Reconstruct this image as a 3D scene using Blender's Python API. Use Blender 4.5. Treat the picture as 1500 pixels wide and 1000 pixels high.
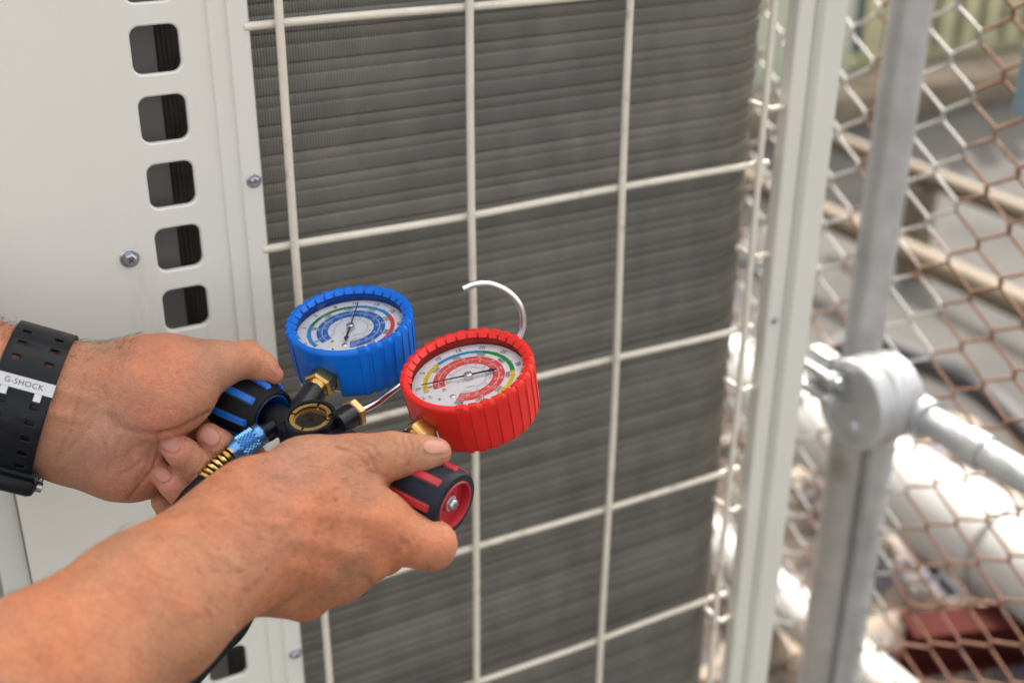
import bpy, bmesh, math, random
import numpy as np
from mathutils import Vector, Matrix
from mathutils.bvhtree import BVHTree

random.seed(7)
rng = np.random.default_rng(7)
S = bpy.context.scene
for o in list(bpy.data.objects):
    bpy.data.objects.remove(o)
C = S.collection

# ------------------------------------------------------------------ camera
FPX, CX, CY = 1834.0, 750.0, 500.0
dn = np.array([-25, -3800, -1834.0]); dn /= np.linalg.norm(dn)
Zc = -dn
Yc = np.array([0, 0, -1.0]); Yc = Yc - (Yc @ Zc) * Zc; Yc /= np.linalg.norm(Yc)
Xc = np.cross(Yc, Zc)
RC = np.array([Xc, Yc, Zc])            # world = RC @ camera vector
HC = np.array([0, 0, 1.5])
cd = bpy.data.cameras.new('camera'); co = bpy.data.objects.new('camera', cd); C.objects.link(co)
co.matrix_world = Matrix([[*RC[0], HC[0]], [*RC[1], HC[1]], [*RC[2], HC[2]], [0, 0, 0, 1]])
cd.sensor_width = 36; cd.lens = 36 * FPX / 1500
cd.clip_start = 0.02; cd.clip_end = 400
cd.dof.use_dof = True; cd.dof.focus_distance = 0.742; cd.dof.aperture_fstop = cd.lens / 1000 / 0.0086
S.camera = co

# wall frame of the condenser front: u along the wall, n out of it
U = np.array([0.88112, 0.47289, 0.0]); N = np.array([0.47289, -0.88112, 0.0])
P0 = np.array([-0.03271467, 0.90050656, 0.0])
def WF(u, n, z): return P0 + U * u + N * n + np.array([0, 0, z])

# ------------------------------------------------------------------ world and sun
sdir = -N * math.cos(math.radians(38)) + U * math.sin(math.radians(38))
SUN_EL = 52.0
S_AZ = math.atan2(sdir[0], sdir[1])
w = bpy.data.worlds.new('World'); S.world = w; w.use_nodes = True
nt = w.node_tree; nt.nodes.clear()
sky = nt.nodes.new('ShaderNodeTexSky'); sky.sky_type = 'NISHITA'; sky.sun_disc = False
sky.sun_elevation = math.radians(SUN_EL); sky.sun_rotation = S_AZ
sky.air_density = 1.0; sky.dust_density = 5.0; sky.ozone_density = 0.6
hs = nt.nodes.new('ShaderNodeHueSaturation'); hs.inputs['Saturation'].default_value = 0.35
tn = nt.nodes.new('ShaderNodeMix'); tn.data_type = 'RGBA'; tn.blend_type = 'MULTIPLY'; tn.inputs[0].default_value = 1
tn.inputs[7].default_value = (1.0, 0.945, 0.85, 1)
bg = nt.nodes.new('ShaderNodeBackground'); bg.inputs[1].default_value = 0.15
wo = nt.nodes.new('ShaderNodeOutputWorld')
nt.links.new(sky.outputs[0], hs.inputs['Color']); nt.links.new(hs.outputs[0], tn.inputs[6])
nt.links.new(tn.outputs[2], bg.inputs[0]); nt.links.new(bg.outputs[0], wo.inputs[0])
sl = bpy.data.lights.new('sun', 'SUN'); sl.energy = 2.0; sl.angle = math.radians(0.5); sl.color = (1, 0.95, 0.87)
so = bpy.data.objects.new('sun', sl); C.objects.link(so)
sv = Vector((sdir[0] * math.cos(math.radians(SUN_EL)), sdir[1] * math.cos(math.radians(SUN_EL)), math.sin(math.radians(SUN_EL))))
so.rotation_euler = sv.to_track_quat('Z', 'Y').to_euler(); so.location = (0, 0, 8)
S.view_settings.view_transform = 'Standard'; S.view_settings.look = 'None'
S.view_settings.exposure = 2.28; S.view_settings.gamma = 1
try: S.view_settings.use_curve_mapping = False
except Exception: pass

# ------------------------------------------------------------------ point helpers
def K(px, py, d):                       # a point as the camera measured it: camera coordinates
    return np.array([(px - CX) / FPX * d, -(py - CY) / FPX * d, -d])
def WC(p): return HC + RC @ np.asarray(p, float)
def WP(px, py, d): return WC(K(px, py, d))
def GP(px, py, z=0.0):                  # where the sight line meets height z
    r = RC @ K(px, py, 1.0); t = (z - HC[2]) / r[2]; return HC + r * t

# ------------------------------------------------------------------ materials
def mat(name, col, rough=0.5, metal=0.0, var=0.0, vscale=20, bump=0.0, bscale=200, spec=0.5, coat=0.0, col2=None, c2scale=8, c2lo=0.5, c2hi=0.65, sss=0.0, rvar=0.0, stretch=None):
    m = bpy.data.materials.new(name); m.use_nodes = True
    t = m.node_tree; b = t.nodes['Principled BSDF']
    b.inputs['Base Color'].default_value = (*col, 1); b.inputs['Roughness'].default_value = rough
    b.inputs['Metallic'].default_value = metal; b.inputs['Specular IOR Level'].default_value = spec
    b.inputs['Coat Weight'].default_value = coat; b.inputs['Coat Roughness'].default_value = 0.1
    tc = t.nodes.new('ShaderNodeTexCoord'); g = tc.outputs['Object']
    if stretch:
        ms_ = t.nodes.new('ShaderNodeVectorMath'); ms_.operation = 'MULTIPLY'; ms_.inputs[1].default_value = stretch; t.links.new(g, ms_.inputs[0]); g = ms_.outputs[0]
    src = None
    if col2 is not None:
        n1 = t.nodes.new('ShaderNodeTexNoise'); n1.inputs['Scale'].default_value = c2scale; n1.inputs['Detail'].default_value = 8; n1.inputs['Roughness'].default_value = 0.65
        t.links.new(g, n1.inputs['Vector'])
        mr = t.nodes.new('ShaderNodeMapRange'); mr.inputs['From Min'].default_value = c2lo; mr.inputs['From Max'].default_value = c2hi
        t.links.new(n1.outputs[0], mr.inputs[0])
        mx = t.nodes.new('ShaderNodeMix'); mx.data_type = 'RGBA'
        mx.inputs[6].default_value = (*col, 1); mx.inputs[7].default_value = (*col2, 1)
        t.links.new(mr.outputs[0], mx.inputs[0]); src = mx.outputs[2]
    if var > 0:
        n2 = t.nodes.new('ShaderNodeTexNoise'); n2.inputs['Scale'].default_value = vscale; n2.inputs['Detail'].default_value = 6
        t.links.new(g, n2.inputs['Vector'])
        mr = t.nodes.new('ShaderNodeMapRange'); mr.inputs['From Min'].default_value = 0.3; mr.inputs['From Max'].default_value = 0.7
        mr.inputs['To Min'].default_value = 1 - var; mr.inputs['To Max'].default_value = 1 + var
        t.links.new(n2.outputs[0], mr.inputs[0])
        vm = t.nodes.new('ShaderNodeVectorMath'); vm.operation = 'SCALE'
        if src: t.links.new(src, vm.inputs[0])
        else: vm.inputs[0].default_value = col
        t.links.new(mr.outputs[0], vm.inputs['Scale']); src = vm.outputs[0]
    if src: t.links.new(src, b.inputs['Base Color'])
    if rvar > 0:
        n3 = t.nodes.new('ShaderNodeTexNoise'); n3.inputs['Scale'].default_value = vscale * 2; n3.inputs['Detail'].default_value = 6
        t.links.new(g, n3.inputs['Vector'])
        mr = t.nodes.new('ShaderNodeMapRange'); mr.inputs['To Min'].default_value = max(rough - rvar, 0.02); mr.inputs['To Max'].default_value = rough + rvar
        t.links.new(n3.outputs[0], mr.inputs[0]); t.links.new(mr.outputs[0], b.inputs['Roughness'])
    if bump > 0:
        n4 = t.nodes.new('ShaderNodeTexNoise'); n4.inputs['Scale'].default_value = bscale; n4.inputs['Detail'].default_value = 5
        t.links.new(g, n4.inputs['Vector'])
        bp = t.nodes.new('ShaderNodeBump'); bp.inputs['Strength'].default_value = bump; bp.inputs['Distance'].default_value = 0.001
        t.links.new(n4.outputs[0], bp.inputs['Height']); t.links.new(bp.outputs[0], b.inputs['Normal'])
    return m

M = {}
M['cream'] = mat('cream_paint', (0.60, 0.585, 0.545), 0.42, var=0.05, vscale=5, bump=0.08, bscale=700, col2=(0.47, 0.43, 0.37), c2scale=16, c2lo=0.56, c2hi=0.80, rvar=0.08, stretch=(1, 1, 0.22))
M['cream_dim'] = mat('shaded_cream_paint', (0.50, 0.50, 0.47), 0.5, var=0.04, vscale=8)  # cream darkened: shade of the set-back cover put into the colour
M['post'] = mat('pale_post_paint', (0.57, 0.56, 0.515), 0.4, var=0.03, vscale=10, col2=(0.45, 0.40, 0.34), c2scale=30, c2lo=0.66, c2hi=0.8)
M['wire'] = mat('cream_wire_coating', (0.60, 0.55, 0.465), 0.38, var=0.06, vscale=60, col2=(0.36, 0.25, 0.16), c2scale=38, c2lo=0.59, c2hi=0.74, bump=0.1, bscale=500)
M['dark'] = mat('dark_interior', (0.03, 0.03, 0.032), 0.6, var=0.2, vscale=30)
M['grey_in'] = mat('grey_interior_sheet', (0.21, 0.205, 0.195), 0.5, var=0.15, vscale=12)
M['inwall'] = mat('inner_wall_sheet', (0.26, 0.24, 0.22), 0.6, var=0.3, vscale=40)  # the inner wall's own mottled colour
M['zinc'] = mat('zinc_screw', (0.42, 0.44, 0.47), 0.35, metal=0.9, var=0.2, vscale=300, rvar=0.15)
M['galv'] = mat('galvanised_pipe', (0.41, 0.42, 0.435), 0.45, metal=0.5, var=0.14, vscale=25, bump=0.15, bscale=120, rvar=0.12, col2=(0.30, 0.28, 0.27), c2scale=14, c2lo=0.6, c2hi=0.8)
M['galv_wire'] = mat('galvanised_wire', (0.38, 0.38, 0.37), 0.42, metal=0.4, col2=(0.24, 0.14, 0.085), c2scale=9, c2lo=0.56, c2hi=0.66, var=0.1, vscale=60)
M['rust_wire'] = mat('rusty_wire', (0.15, 0.07, 0.042), 0.75, col2=(0.24, 0.165, 0.115), c2scale=14, c2lo=0.55, c2hi=0.7, var=0.2, vscale=80)
M['pole_brown'] = mat('weathered_pole_paint', (0.33, 0.315, 0.31), 0.5, metal=0.2, col2=(0.13, 0.10, 0.08), c2scale=5, c2lo=0.56, c2hi=0.70, var=0.12, vscale=20)
M['steel'] = mat('polished_steel', (0.62, 0.62, 0.63), 0.24, metal=1.0, var=0.05, vscale=200)
M['brass'] = mat('brass', (0.55, 0.36, 0.12), 0.27, metal=1.0, var=0.06, vscale=60, rvar=0.04)
M['brass_dull'] = mat('dull_brass', (0.44, 0.27, 0.12), 0.4, metal=0.8, var=0.06, vscale=80)
M['anod'] = mat('black_anodised_body', (0.005, 0.006, 0.010), 0.34, spec=0.28, var=0.3, vscale=90, bump=0.05, bscale=700, rvar=0.08)
M['rubber'] = mat('black_rubber', (0.006, 0.006, 0.008), 0.52, spec=0.16, var=0.25, vscale=150, bump=0.12, bscale=1500)
M['navy'] = mat('navy_rubber', (0.007, 0.010, 0.018), 0.48, spec=0.2, var=0.2, vscale=150, bump=0.1, bscale=1500)
M['blue_rub'] = mat('blue_rubber_boot', (0.0, 0.112, 0.52), 0.42, spec=0.25, col2=(0.0, 0.075, 0.34), c2scale=45, c2lo=0.55, c2hi=0.75, var=0.06, vscale=80, bump=0.08, bscale=800, rvar=0.08)
M['red_rub'] = mat('red_rubber_boot', (0.56, 0.016, 0.012), 0.42, spec=0.3, col2=(0.40, 0.016, 0.012), c2scale=45, c2lo=0.55, c2hi=0.75, var=0.06, vscale=80, bump=0.08, bscale=800, rvar=0.08)
M['blue_pl'] = mat('blue_plastic', (0.004, 0.10, 0.42), 0.35, var=0.08, vscale=100)
M['red_pl'] = mat('dark_red_plastic', (0.33, 0.010, 0.020), 0.38, var=0.1, vscale=100)
M['blue_al'] = mat('blue_anodised_knurl', (0.13, 0.33, 0.62), 0.28, metal=0.85, var=0.1, vscale=200)
M['dial'] = mat('white_dial', (0.76, 0.77, 0.81), 0.55)
M['p_black'] = mat('black_print', (0.03, 0.03, 0.04), 0.6)
M['p_grey'] = mat('grey_print', (0.20, 0.21, 0.26), 0.6)
M['p_white'] = mat('white_print', (0.80, 0.80, 0.84), 0.6)
M['p_yellow'] = mat('yellow_print', (0.78, 0.56, 0.02), 0.55)
M['p_cyan'] = mat('light_blue_print', (0.02, 0.30, 0.66), 0.55)
M['p_green'] = mat('green_print', (0.005, 0.27, 0.06), 0.55)
M['p_red'] = mat('red_print', (0.72, 0.07, 0.06), 0.55)
M['p_blue'] = mat('blue_print', (0.01, 0.13, 0.52), 0.55)
M['needle'] = mat('black_needle', (0.02, 0.02, 0.025), 0.4)
M['strap'] = mat('black_resin_strap', (0.005, 0.006, 0.009), 0.40, spec=0.2, var=0.2, vscale=60, bump=0.06, bscale=900, rvar=0.08)
M['keeper'] = mat('brushed_keeper', (0.46, 0.455, 0.45), 0.30, metal=1.0, var=0.05, vscale=100)
M['nail'] = mat('fingernail', (0.385, 0.170, 0.125), 0.38, spec=0.32, coat=0.0, var=0.05, vscale=300)
M['hair'] = mat('dark_arm_hair', (0.012, 0.008, 0.006), 0.5)
M['pvc'] = mat('white_pvc', (0.28, 0.275, 0.265), 0.5, var=0.05, vscale=6)
M['beige'] = mat('beige_pipe', (0.10, 0.076, 0.050), 0.6, spec=0.25, var=0.12, vscale=5, col2=(0.09, 0.065, 0.045), c2scale=4)
M['concrete'] = mat('grey_concrete', (0.050, 0.047, 0.043), 0.9, col2=(0.024, 0.023, 0.023), c2scale=1.6, c2lo=0.42, c2hi=0.62, var=0.2, vscale=40, bump=0.4, bscale=60)
M['paleconc'] = mat('pale_concrete', (0.17, 0.135, 0.095), 0.85, var=0.15, vscale=10, col2=(0.10, 0.075, 0.05), c2scale=4)
M['greenwall'] = mat('pale_green_wall', (0.44, 0.47, 0.36), 0.7, var=0.06, vscale=3, col2=(0.34, 0.35, 0.26), c2scale=2)
M['slatmat'] = mat('pale_slats', (0.48, 0.45, 0.28), 0.6, var=0.1, vscale=8)
M['redsteel'] = mat('red_oxide_steel', (0.035, 0.006, 0.005), 0.85, spec=0.1, var=0.2, vscale=12)
M['bluegrey'] = mat('blue_grey_steel', (0.16, 0.22, 0.27), 0.45, var=0.1, vscale=20)
M['stone'] = mat('rubble_stone', (0.26, 0.21, 0.165), 0.9, var=0.35, vscale=9, col2=(0.09, 0.09, 0.11), c2scale=7, c2lo=0.45, c2hi=0.6)
M['tyre'] = mat('dark_ground_hose', (0.06, 0.06, 0.065), 0.8)

# glass that lets the dial through
m = bpy.data.materials.new('clear_lens'); m.use_nodes = True; t = m.node_tree; t.nodes.clear()
o_ = t.nodes.new('ShaderNodeOutputMaterial'); tr = t.nodes.new('ShaderNodeBsdfTransparent'); gl = t.nodes.new('ShaderNodeBsdfGlossy')
gl.inputs['Roughness'].default_value = 0.06; fr = t.nodes.new('ShaderNodeFresnel'); fr.inputs[0].default_value = 1.45
tr.inputs[0].default_value = (0.97, 0.97, 0.98, 1)
mx = t.nodes.new('ShaderNodeMixShader'); t.links.new(fr.outputs[0], mx.inputs[0]); t.links.new(tr.outputs[0], mx.inputs[1]); t.links.new(gl.outputs[0], mx.inputs[2]); t.links.new(mx.outputs[0], o_.inputs[0])
M['lens'] = m

# coil fins: UV.x runs along the coil path in metres, UV.y is height
def coil_mat(name, base, dust, pitch=0.0021):
    m = bpy.data.materials.new(name); m.use_nodes = True; t = m.node_tree; b = t.nodes['Principled BSDF']
    L = t.links.new
    uv = t.nodes.new('ShaderNodeTexCoord'); oi = t.nodes.new('ShaderNodeObjectInfo')
    ge = t.nodes.new('ShaderNodeNewGeometry')
    sx = t.nodes.new('ShaderNodeSeparateXYZ'); L(uv.outputs['UV'], sx.inputs[0])
    mu = t.nodes.new('ShaderNodeMath'); mu.operation = 'MULTIPLY'; mu.inputs[1].default_value = 2 * math.pi / pitch; L(sx.outputs[0], mu.inputs[0])
    si = t.nodes.new('ShaderNodeMath'); si.operation = 'SINE'; L(mu.outputs[0], si.inputs[0])
    n1 = t.nodes.new('ShaderNodeTexNoise'); n1.inputs['Scale'].default_value = 7; n1.inputs['Detail'].default_value = 8; n1.inputs['Roughness'].default_value = 0.6; L(ge.outputs['Position'], n1.inputs['Vector'])
    # vertical streaks
    mp = t.nodes.new('ShaderNodeCombineXYZ'); L(sx.outputs[0], mp.inputs[0])
    wz = t.nodes.new('ShaderNodeSeparateXYZ'); L(ge.outputs['Position'], wz.inputs[0]); L(wz.outputs[2], mp.inputs[1])
    sc = t.nodes.new('ShaderNodeVectorMath'); sc.operation = 'MULTIPLY'; sc.inputs[1].default_value = (38, 16, 1); L(mp.outputs[0], sc.inputs[0])
    n2 = t.nodes.new('ShaderNodeTexNoise'); n2.inputs['Scale'].default_value = 1; n2.inputs['Detail'].default_value = 6; L(sc.outputs[0], n2.inputs['Vector'])
    ri = t.nodes.new('ShaderNodeMapRange'); ri.inputs['From Min'].default_value = 0.40; ri.inputs['From Max'].default_value = 0.66; L(n1.outputs[0], ri.inputs[0])
    mxc = t.nodes.new('ShaderNodeMix'); mxc.data_type = 'RGBA'; mxc.inputs[6].default_value = (*base, 1); mxc.inputs[7].default_value = (*dust, 1); L(ri.outputs[0], mxc.inputs[0])
    a = t.nodes.new('ShaderNodeMapRange'); a.inputs['From Min'].default_value = -1; a.inputs['From Max'].default_value = 1; a.inputs['To Min'].default_value = 0.62; a.inputs['To Max'].default_value = 1.25; L(si.outputs[0], a.inputs[0])
    b2 = t.nodes.new('ShaderNodeMapRange'); b2.inputs['From Min'].default_value = 0.3; b2.inputs['From Max'].default_value = 0.7; b2.inputs['To Min'].default_value = 0.86; b2.inputs['To Max'].default_value = 1.14; L(n2.outputs[0], b2.inputs[0])
    c2 = t.nodes.new('ShaderNodeMapRange'); c2.inputs['To Min'].default_value = 0.85; c2.inputs['To Max'].default_value = 1.15; L(oi.outputs['Random'], c2.inputs[0])
    m1 = t.nodes.new('ShaderNodeMath'); m1.operation = 'MULTIPLY'; L(a.outputs[0], m1.inputs[0]); L(b2.outputs[0], m1.inputs[1])
    m2 = t.nodes.new('ShaderNodeMath'); m2.operation = 'MULTIPLY'; L(m1.outputs[0], m2.inputs[0]); L(c2.outputs[0], m2.inputs[1])
    vs = t.nodes.new('ShaderNodeVectorMath'); vs.operation = 'SCALE'; L(mxc.outputs[2], vs.inputs[0]); L(m2.outputs[0], vs.inputs['Scale'])
    L(vs.outputs[0], b.inputs['Base Color']); b.inputs['Roughness'].default_value = 0.6; b.inputs['Metallic'].default_value = 0.25
    bp = t.nodes.new('ShaderNodeBump'); bp.inputs['Strength'].default_value = 0.5; bp.inputs['Distance'].default_value = 0.0006; L(si.outputs[0], bp.inputs['Height']); L(bp.outputs[0], b.inputs['Normal'])
    return m
M['fin'] = coil_mat('aluminium_fins', (0.130, 0.126, 0.117), (0.160, 0.151, 0.137))
M['tubeband'] = coil_mat('dusty_fin_gap', (0.137, 0.126, 0.111), (0.163, 0.146, 0.126))

def skin_mat():
    m = bpy.data.materials.new('skin'); m.use_nodes = True; t = m.node_tree; b = t.nodes['Principled BSDF']; L = t.links.new
    at = t.nodes.new('ShaderNodeAttribute'); at.attribute_name = 'skin_tone'
    tc = t.nodes.new('ShaderNodeTexCoord')
    n1 = t.nodes.new('ShaderNodeTexNoise'); n1.inputs['Scale'].default_value = 55; n1.inputs['Detail'].default_value = 7; n1.inputs['Roughness'].default_value = 0.6; L(tc.outputs['Object'], n1.inputs['Vector'])
    n2 = t.nodes.new('ShaderNodeTexNoise'); n2.inputs['Scale'].default_value = 420; n2.inputs['Detail'].default_value = 4; L(tc.outputs['Object'], n2.inputs['Vector'])
    r1 = t.nodes.new('ShaderNodeMapRange'); r1.inputs['From Min'].default_value = 0.32; r1.inputs['From Max'].default_value = 0.68; r1.inputs['To Min'].default_value = 0.86; r1.inputs['To Max'].default_value = 1.12; L(n1.outputs[0], r1.inputs[0])
    r2 = t.nodes.new('ShaderNodeMapRange'); r2.inputs['From Min'].default_value = 0.3; r2.inputs['From Max'].default_value = 0.7; r2.inputs['To Min'].default_value = 0.90; r2.inputs['To Max'].default_value = 1.09; L(n2.outputs[0], r2.inputs[0])
    mm = t.nodes.new('ShaderNodeMath'); mm.operation = 'MULTIPLY'; L(r1.outputs[0], mm.inputs[0]); L(r2.outputs[0], mm.inputs[1])
    # redder and yellower blotches
    n3 = t.nodes.new('ShaderNodeTexNoise'); n3.inputs['Scale'].default_value = 24; n3.inputs['Detail'].default_value = 3; L(tc.outputs['Object'], n3.inputs['Vector'])
    tint = t.nodes.new('ShaderNodeMix'); tint.data_type = 'RGBA'; tint.inputs[6].default_value = (1.10, 0.92, 0.83, 1); tint.inputs[7].default_value = (0.93, 1.03, 1.08, 1)
    r3 = t.nodes.new('ShaderNodeMapRange'); r3.inputs['From Min'].default_value = 0.35; r3.inputs['From Max'].default_value = 0.65; L(n3.outputs[0], r3.inputs[0]); L(r3.outputs[0], tint.inputs[0])
    mu = t.nodes.new('ShaderNodeMix'); mu.data_type = 'RGBA'; mu.blend_type = 'MULTIPLY'; mu.inputs[0].default_value = 1; L(at.outputs['Color'], mu.inputs[6]); L(tint.outputs[2], mu.inputs[7])
    vs = t.nodes.new('ShaderNodeVectorMath'); vs.operation = 'SCALE'; L(mu.outputs[2], vs.inputs[0]); L(mm.outputs[0], vs.inputs['Scale'])
    L(vs.outputs[0], b.inputs['Base Color'])
    b.inputs['Roughness'].default_value = 0.50; b.inputs['Specular IOR Level'].default_value = 0.36
    b.inputs['Subsurface Weight'].default_value = 0.22; b.inputs['Subsurface Radius'].default_value = (1.0, 0.35, 0.2); b.inputs['Subsurface Scale'].default_value = 0.0035
    # relief: pores plus fine criss-cross lines
    v = t.nodes.new('ShaderNodeTexVoronoi'); v.feature = 'DISTANCE_TO_EDGE'; v.inputs['Scale'].default_value = 620
    wr = t.nodes.new('ShaderNodeVectorMath'); wr.operation = 'MULTIPLY'; wr.inputs[1].default_value = (1.0, 0.5, 1.0); L(tc.outputs['Object'], wr.inputs[0]); L(wr.outputs[0], v.inputs['Vector'])
    rv = t.nodes.new('ShaderNodeMapRange'); rv.inputs['From Max'].default_value = 0.12; L(v.outputs[0], rv.inputs[0])
    n4 = t.nodes.new('ShaderNodeTexNoise'); n4.inputs['Scale'].default_value = 160; n4.inputs['Detail'].default_value = 6; n4.inputs['Roughness'].default_value = 0.7; L(tc.outputs['Object'], n4.inputs['Vector'])
    ad = t.nodes.new('ShaderNodeMath'); ad.operation = 'MULTIPLY_ADD'; ad.inputs[1].default_value = 2.2; L(n4.outputs[0], ad.inputs[0]); L(rv.outputs[0], ad.inputs[2])
    bp = t.nodes.new('ShaderNodeBump'); bp.inputs['Strength'].default_value = 0.5; bp.inputs['Distance'].default_value = 0.0006; L(ad.outputs[0], bp.inputs['Height']); L(bp.outputs[0], b.inputs['Normal'])
    rr = t.nodes.new('ShaderNodeMapRange'); rr.inputs['To Min'].default_value = 0.46; rr.inputs['To Max'].default_value = 0.68; L(n4.outputs[0], rr.inputs[0]); L(rr.outputs[0], b.inputs['Roughness'])
    return m
M['skin'] = skin_mat()

# ------------------------------------------------------------------ object helpers
FR = {}                                  # root object -> its world frame
def frame(o, x=(1, 0, 0), y=(0, 1, 0), z=(0, 0, 1)):
    m = np.eye(4); m[:3, 0] = x; m[:3, 1] = y; m[:3, 2] = z; m[:3, 3] = o; return m
def tag(o, label=None, cat=None, group=None, kind=None):
    if label: o['label'] = label
    if cat: o['category'] = cat
    if group: o['group'] = group
    if kind: o['kind'] = kind
    return o
def thing(name, label, cat, fr, group=None):
    o = bpy.data.objects.new(name, None); C.objects.link(o); o.empty_display_size = 0.05
    o.matrix_world = Matrix(fr.tolist()); FR[o.name] = fr
    return tag(o, label, cat, group)
def rootof(p):
    while p.parent: p = p.parent
    return p
def tm(M4, V):
    V = np.asarray(V, float); return V @ M4[:3, :3].T + M4[:3, 3]
def mk(name, V, F, m, parent=None, fr=None, smooth=True, sharp=35):
    """one mesh object; V in frame fr (world if None)"""
    V = np.asarray(V, float)
    if fr is not None: V = tm(fr, V)
    if parent is not None: V = tm(np.linalg.inv(FR[rootof(parent).name]), V)
    me = bpy.data.meshes.new(name); me.from_pydata(V.tolist(), [], [tuple(int(i) for i in f) for f in F]); me.update()
    bm = bmesh.new(); bm.from_mesh(me); bmesh.ops.recalc_face_normals(bm, faces=bm.faces)
    a = math.radians(sharp)
    for f_ in bm.faces: f_.smooth = smooth
    if smooth:
        for e in bm.edges:
            if len(e.link_faces) == 2 and e.calc_face_angle(0) > a: e.smooth = False
    bm.to_mesh(me); bm.free()
    if m is not None: me.materials.append(m)
    o = bpy.data.objects.new(name, me); C.objects.link(o)
    if parent is not None: o.parent = parent
    return o
def inst(o, name, local, parent):
    """copy of part o sharing its mesh, placed by a 4x4 in the thing's own frame"""
    c = o.copy(); c.name = name; C.objects.link(c); c.parent = parent; c.matrix_local = Matrix(np.asarray(local).tolist()); return c

def box(x0, x1, y0, y1, z0, z1, bev=0.0):
    if bev <= 0:
        V = [(x, y, z) for x in (x0, x1) for y in (y0, y1) for z in (z0, z1)]
        F = [(0, 1, 3, 2), (4, 6, 7, 5), (0, 4, 5, 1), (2, 3, 7, 6), (0, 2, 6, 4), (1, 5, 7, 3)]
        return V, F
    bm = bmesh.new(); bmesh.ops.create_cube(bm, size=1)
    for v in bm.verts: v.co = Vector(((x0 + x1) / 2 + v.co.x * (x1 - x0), (y0 + y1) / 2 + v.co.y * (y1 - y0), (z0 + z1) / 2 + v.co.z * (z1 - z0)))
    bmesh.ops.bevel(bm, geom=bm.edges[:], offset=bev, segments=2, profile=0.5, affect='EDGES')
    bm.verts.index_update()
    V = [tuple(v.co) for v in bm.verts]; F = [[v.index for v in f.verts] for f in bm.faces]; bm.free(); return V, F
def join(*parts):
    V = []; F = []
    for v, f in parts:
        k = len(V); V += [tuple(p) for p in v]; F += [tuple(i + k for i in q) for q in f]
    return V, F
def xf(part, M4): return [tuple(p) for p in tm(M4, part[0])], part[1]
def rev(prof, seg=48, a0=0, a1=2 * math.pi, skip=None):
    """revolve (r, z) about z"""
    V = []; F = []; full = abs(a1 - a0 - 2 * math.pi) < 1e-6; n = seg if full else seg + 1
    for i in range(n):
        a = a0 + (a1 - a0) * i / seg
        for r, z in prof: V.append((r * math.cos(a), r * math.sin(a), z))
    m_ = len(prof)
    for i in range(seg):
        j = (i + 1) % n
        for k in range(m_ - 1):
            if skip and skip(a0 + (a1 - a0) * (i + 0.5) / seg, k): continue
            if prof[k][0] < 1e-9: F.append((i * m_ + k, i * m_ + k + 1, j * m_ + k + 1))
            elif prof[k + 1][0] < 1e-9: F.append((i * m_ + k, i * m_ + k + 1, j * m_ + k))
            else: F.append((i * m_ + k, i * m_ + k + 1, j * m_ + k + 1, j * m_ + k))
    return V, F
def cyl(r, z0, z1, seg=32, ch=0.0):
    p = [(0, z0), (r - ch, z0), (r, z0 + ch), (r, z1 - ch), (r - ch, z1), (0, z1)] if ch > 0 else [(0, z0), (r, z0), (r, z1), (0, z1)]
    return rev(p, seg)
def tube(pts, r, seg=12, cap=True):
    pts = [np.asarray(p, float) for p in pts]; n = len(pts)
    rr = r if hasattr(r, '__len__') else [r] * n
    V = []; F = []; ref = None
    for i in range(n):
        d = pts[min(i + 1, n - 1)] - pts[max(i - 1, 0)]; d /= np.linalg.norm(d) + 1e-12
        if ref is None:
            ref = np.array([0, 0, 1.0]) if abs(d[2]) < 0.9 else np.array([1.0, 0, 0])
        ref = ref - (ref @ d) * d; ref /= np.linalg.norm(ref); b = np.cross(d, ref)
        for k in range(seg):
            a = 2 * math.pi * k / seg; V.append(tuple(pts[i] + rr[i] * (math.cos(a) * ref + math.sin(a) * b)))
    for i in range(n - 1):
        for k in range(seg):
            k2 = (k + 1) % seg; F.append((i * seg + k, i * seg + k2, (i + 1) * seg + k2, (i + 1) * seg + k))
    if cap: F.append(tuple(range(seg))[::-1]); F.append(tuple((n - 1) * seg + k for k in range(seg)))
    return V, F
def spline(P, n=12):
    P = [np.asarray(p, float) for p in P]; Q = [2 * P[0] - P[1]] + P + [2 * P[-1] - P[-2]]; out = []
    for i in range(1, len(Q) - 2):
        for k in range(n):
            t = k / n; a, b, c, d = Q[i - 1], Q[i], Q[i + 1], Q[i + 2]
            out.append(0.5 * (2 * b + (c - a) * t + (2 * a - 5 * b + 4 * c - d) * t * t + (3 * b - a - 3 * c + d) * t ** 3))
    out.append(P[-1]); return out
def axisframe(o, z, x=None):
    z = np.asarray(z, float) / np.linalg.norm(z)
    if x is None: x = np.array([0, 0, 1.0]) if abs(z[2]) < 0.9 else np.array([1.0, 0, 0])
    x = np.asarray(x, float); x = x - (x @ z) * z; x /= np.linalg.norm(x)
    return frame(o, x, np.cross(z, x), z)
def rotz(a, t=(0, 0, 0)):
    m = np.eye(4); m[0, 0] = m[1, 1] = math.cos(a); m[0, 1] = -math.sin(a); m[1, 0] = math.sin(a); m[:3, 3] = t; return m
def trans(x, y, z): return rotz(0, (x, y, z))
def text_geo(s, size, spacing=1.0):
    c = bpy.data.curves.new('t', 'FONT'); c.body = s; c.size = size; c.align_x = 'CENTER'; c.align_y = 'CENTER'; c.resolution_u = 3; c.space_character = spacing
    o = bpy.data.objects.new('t', c); C.objects.link(o)
    me = o.to_mesh(); V = [tuple(v.co) for v in me.vertices]; F = [tuple(p.vertices) for p in me.polygons]
    o.to_mesh_clear(); bpy.data.objects.remove(o); bpy.data.curves.remove(c); return V, F

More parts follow.
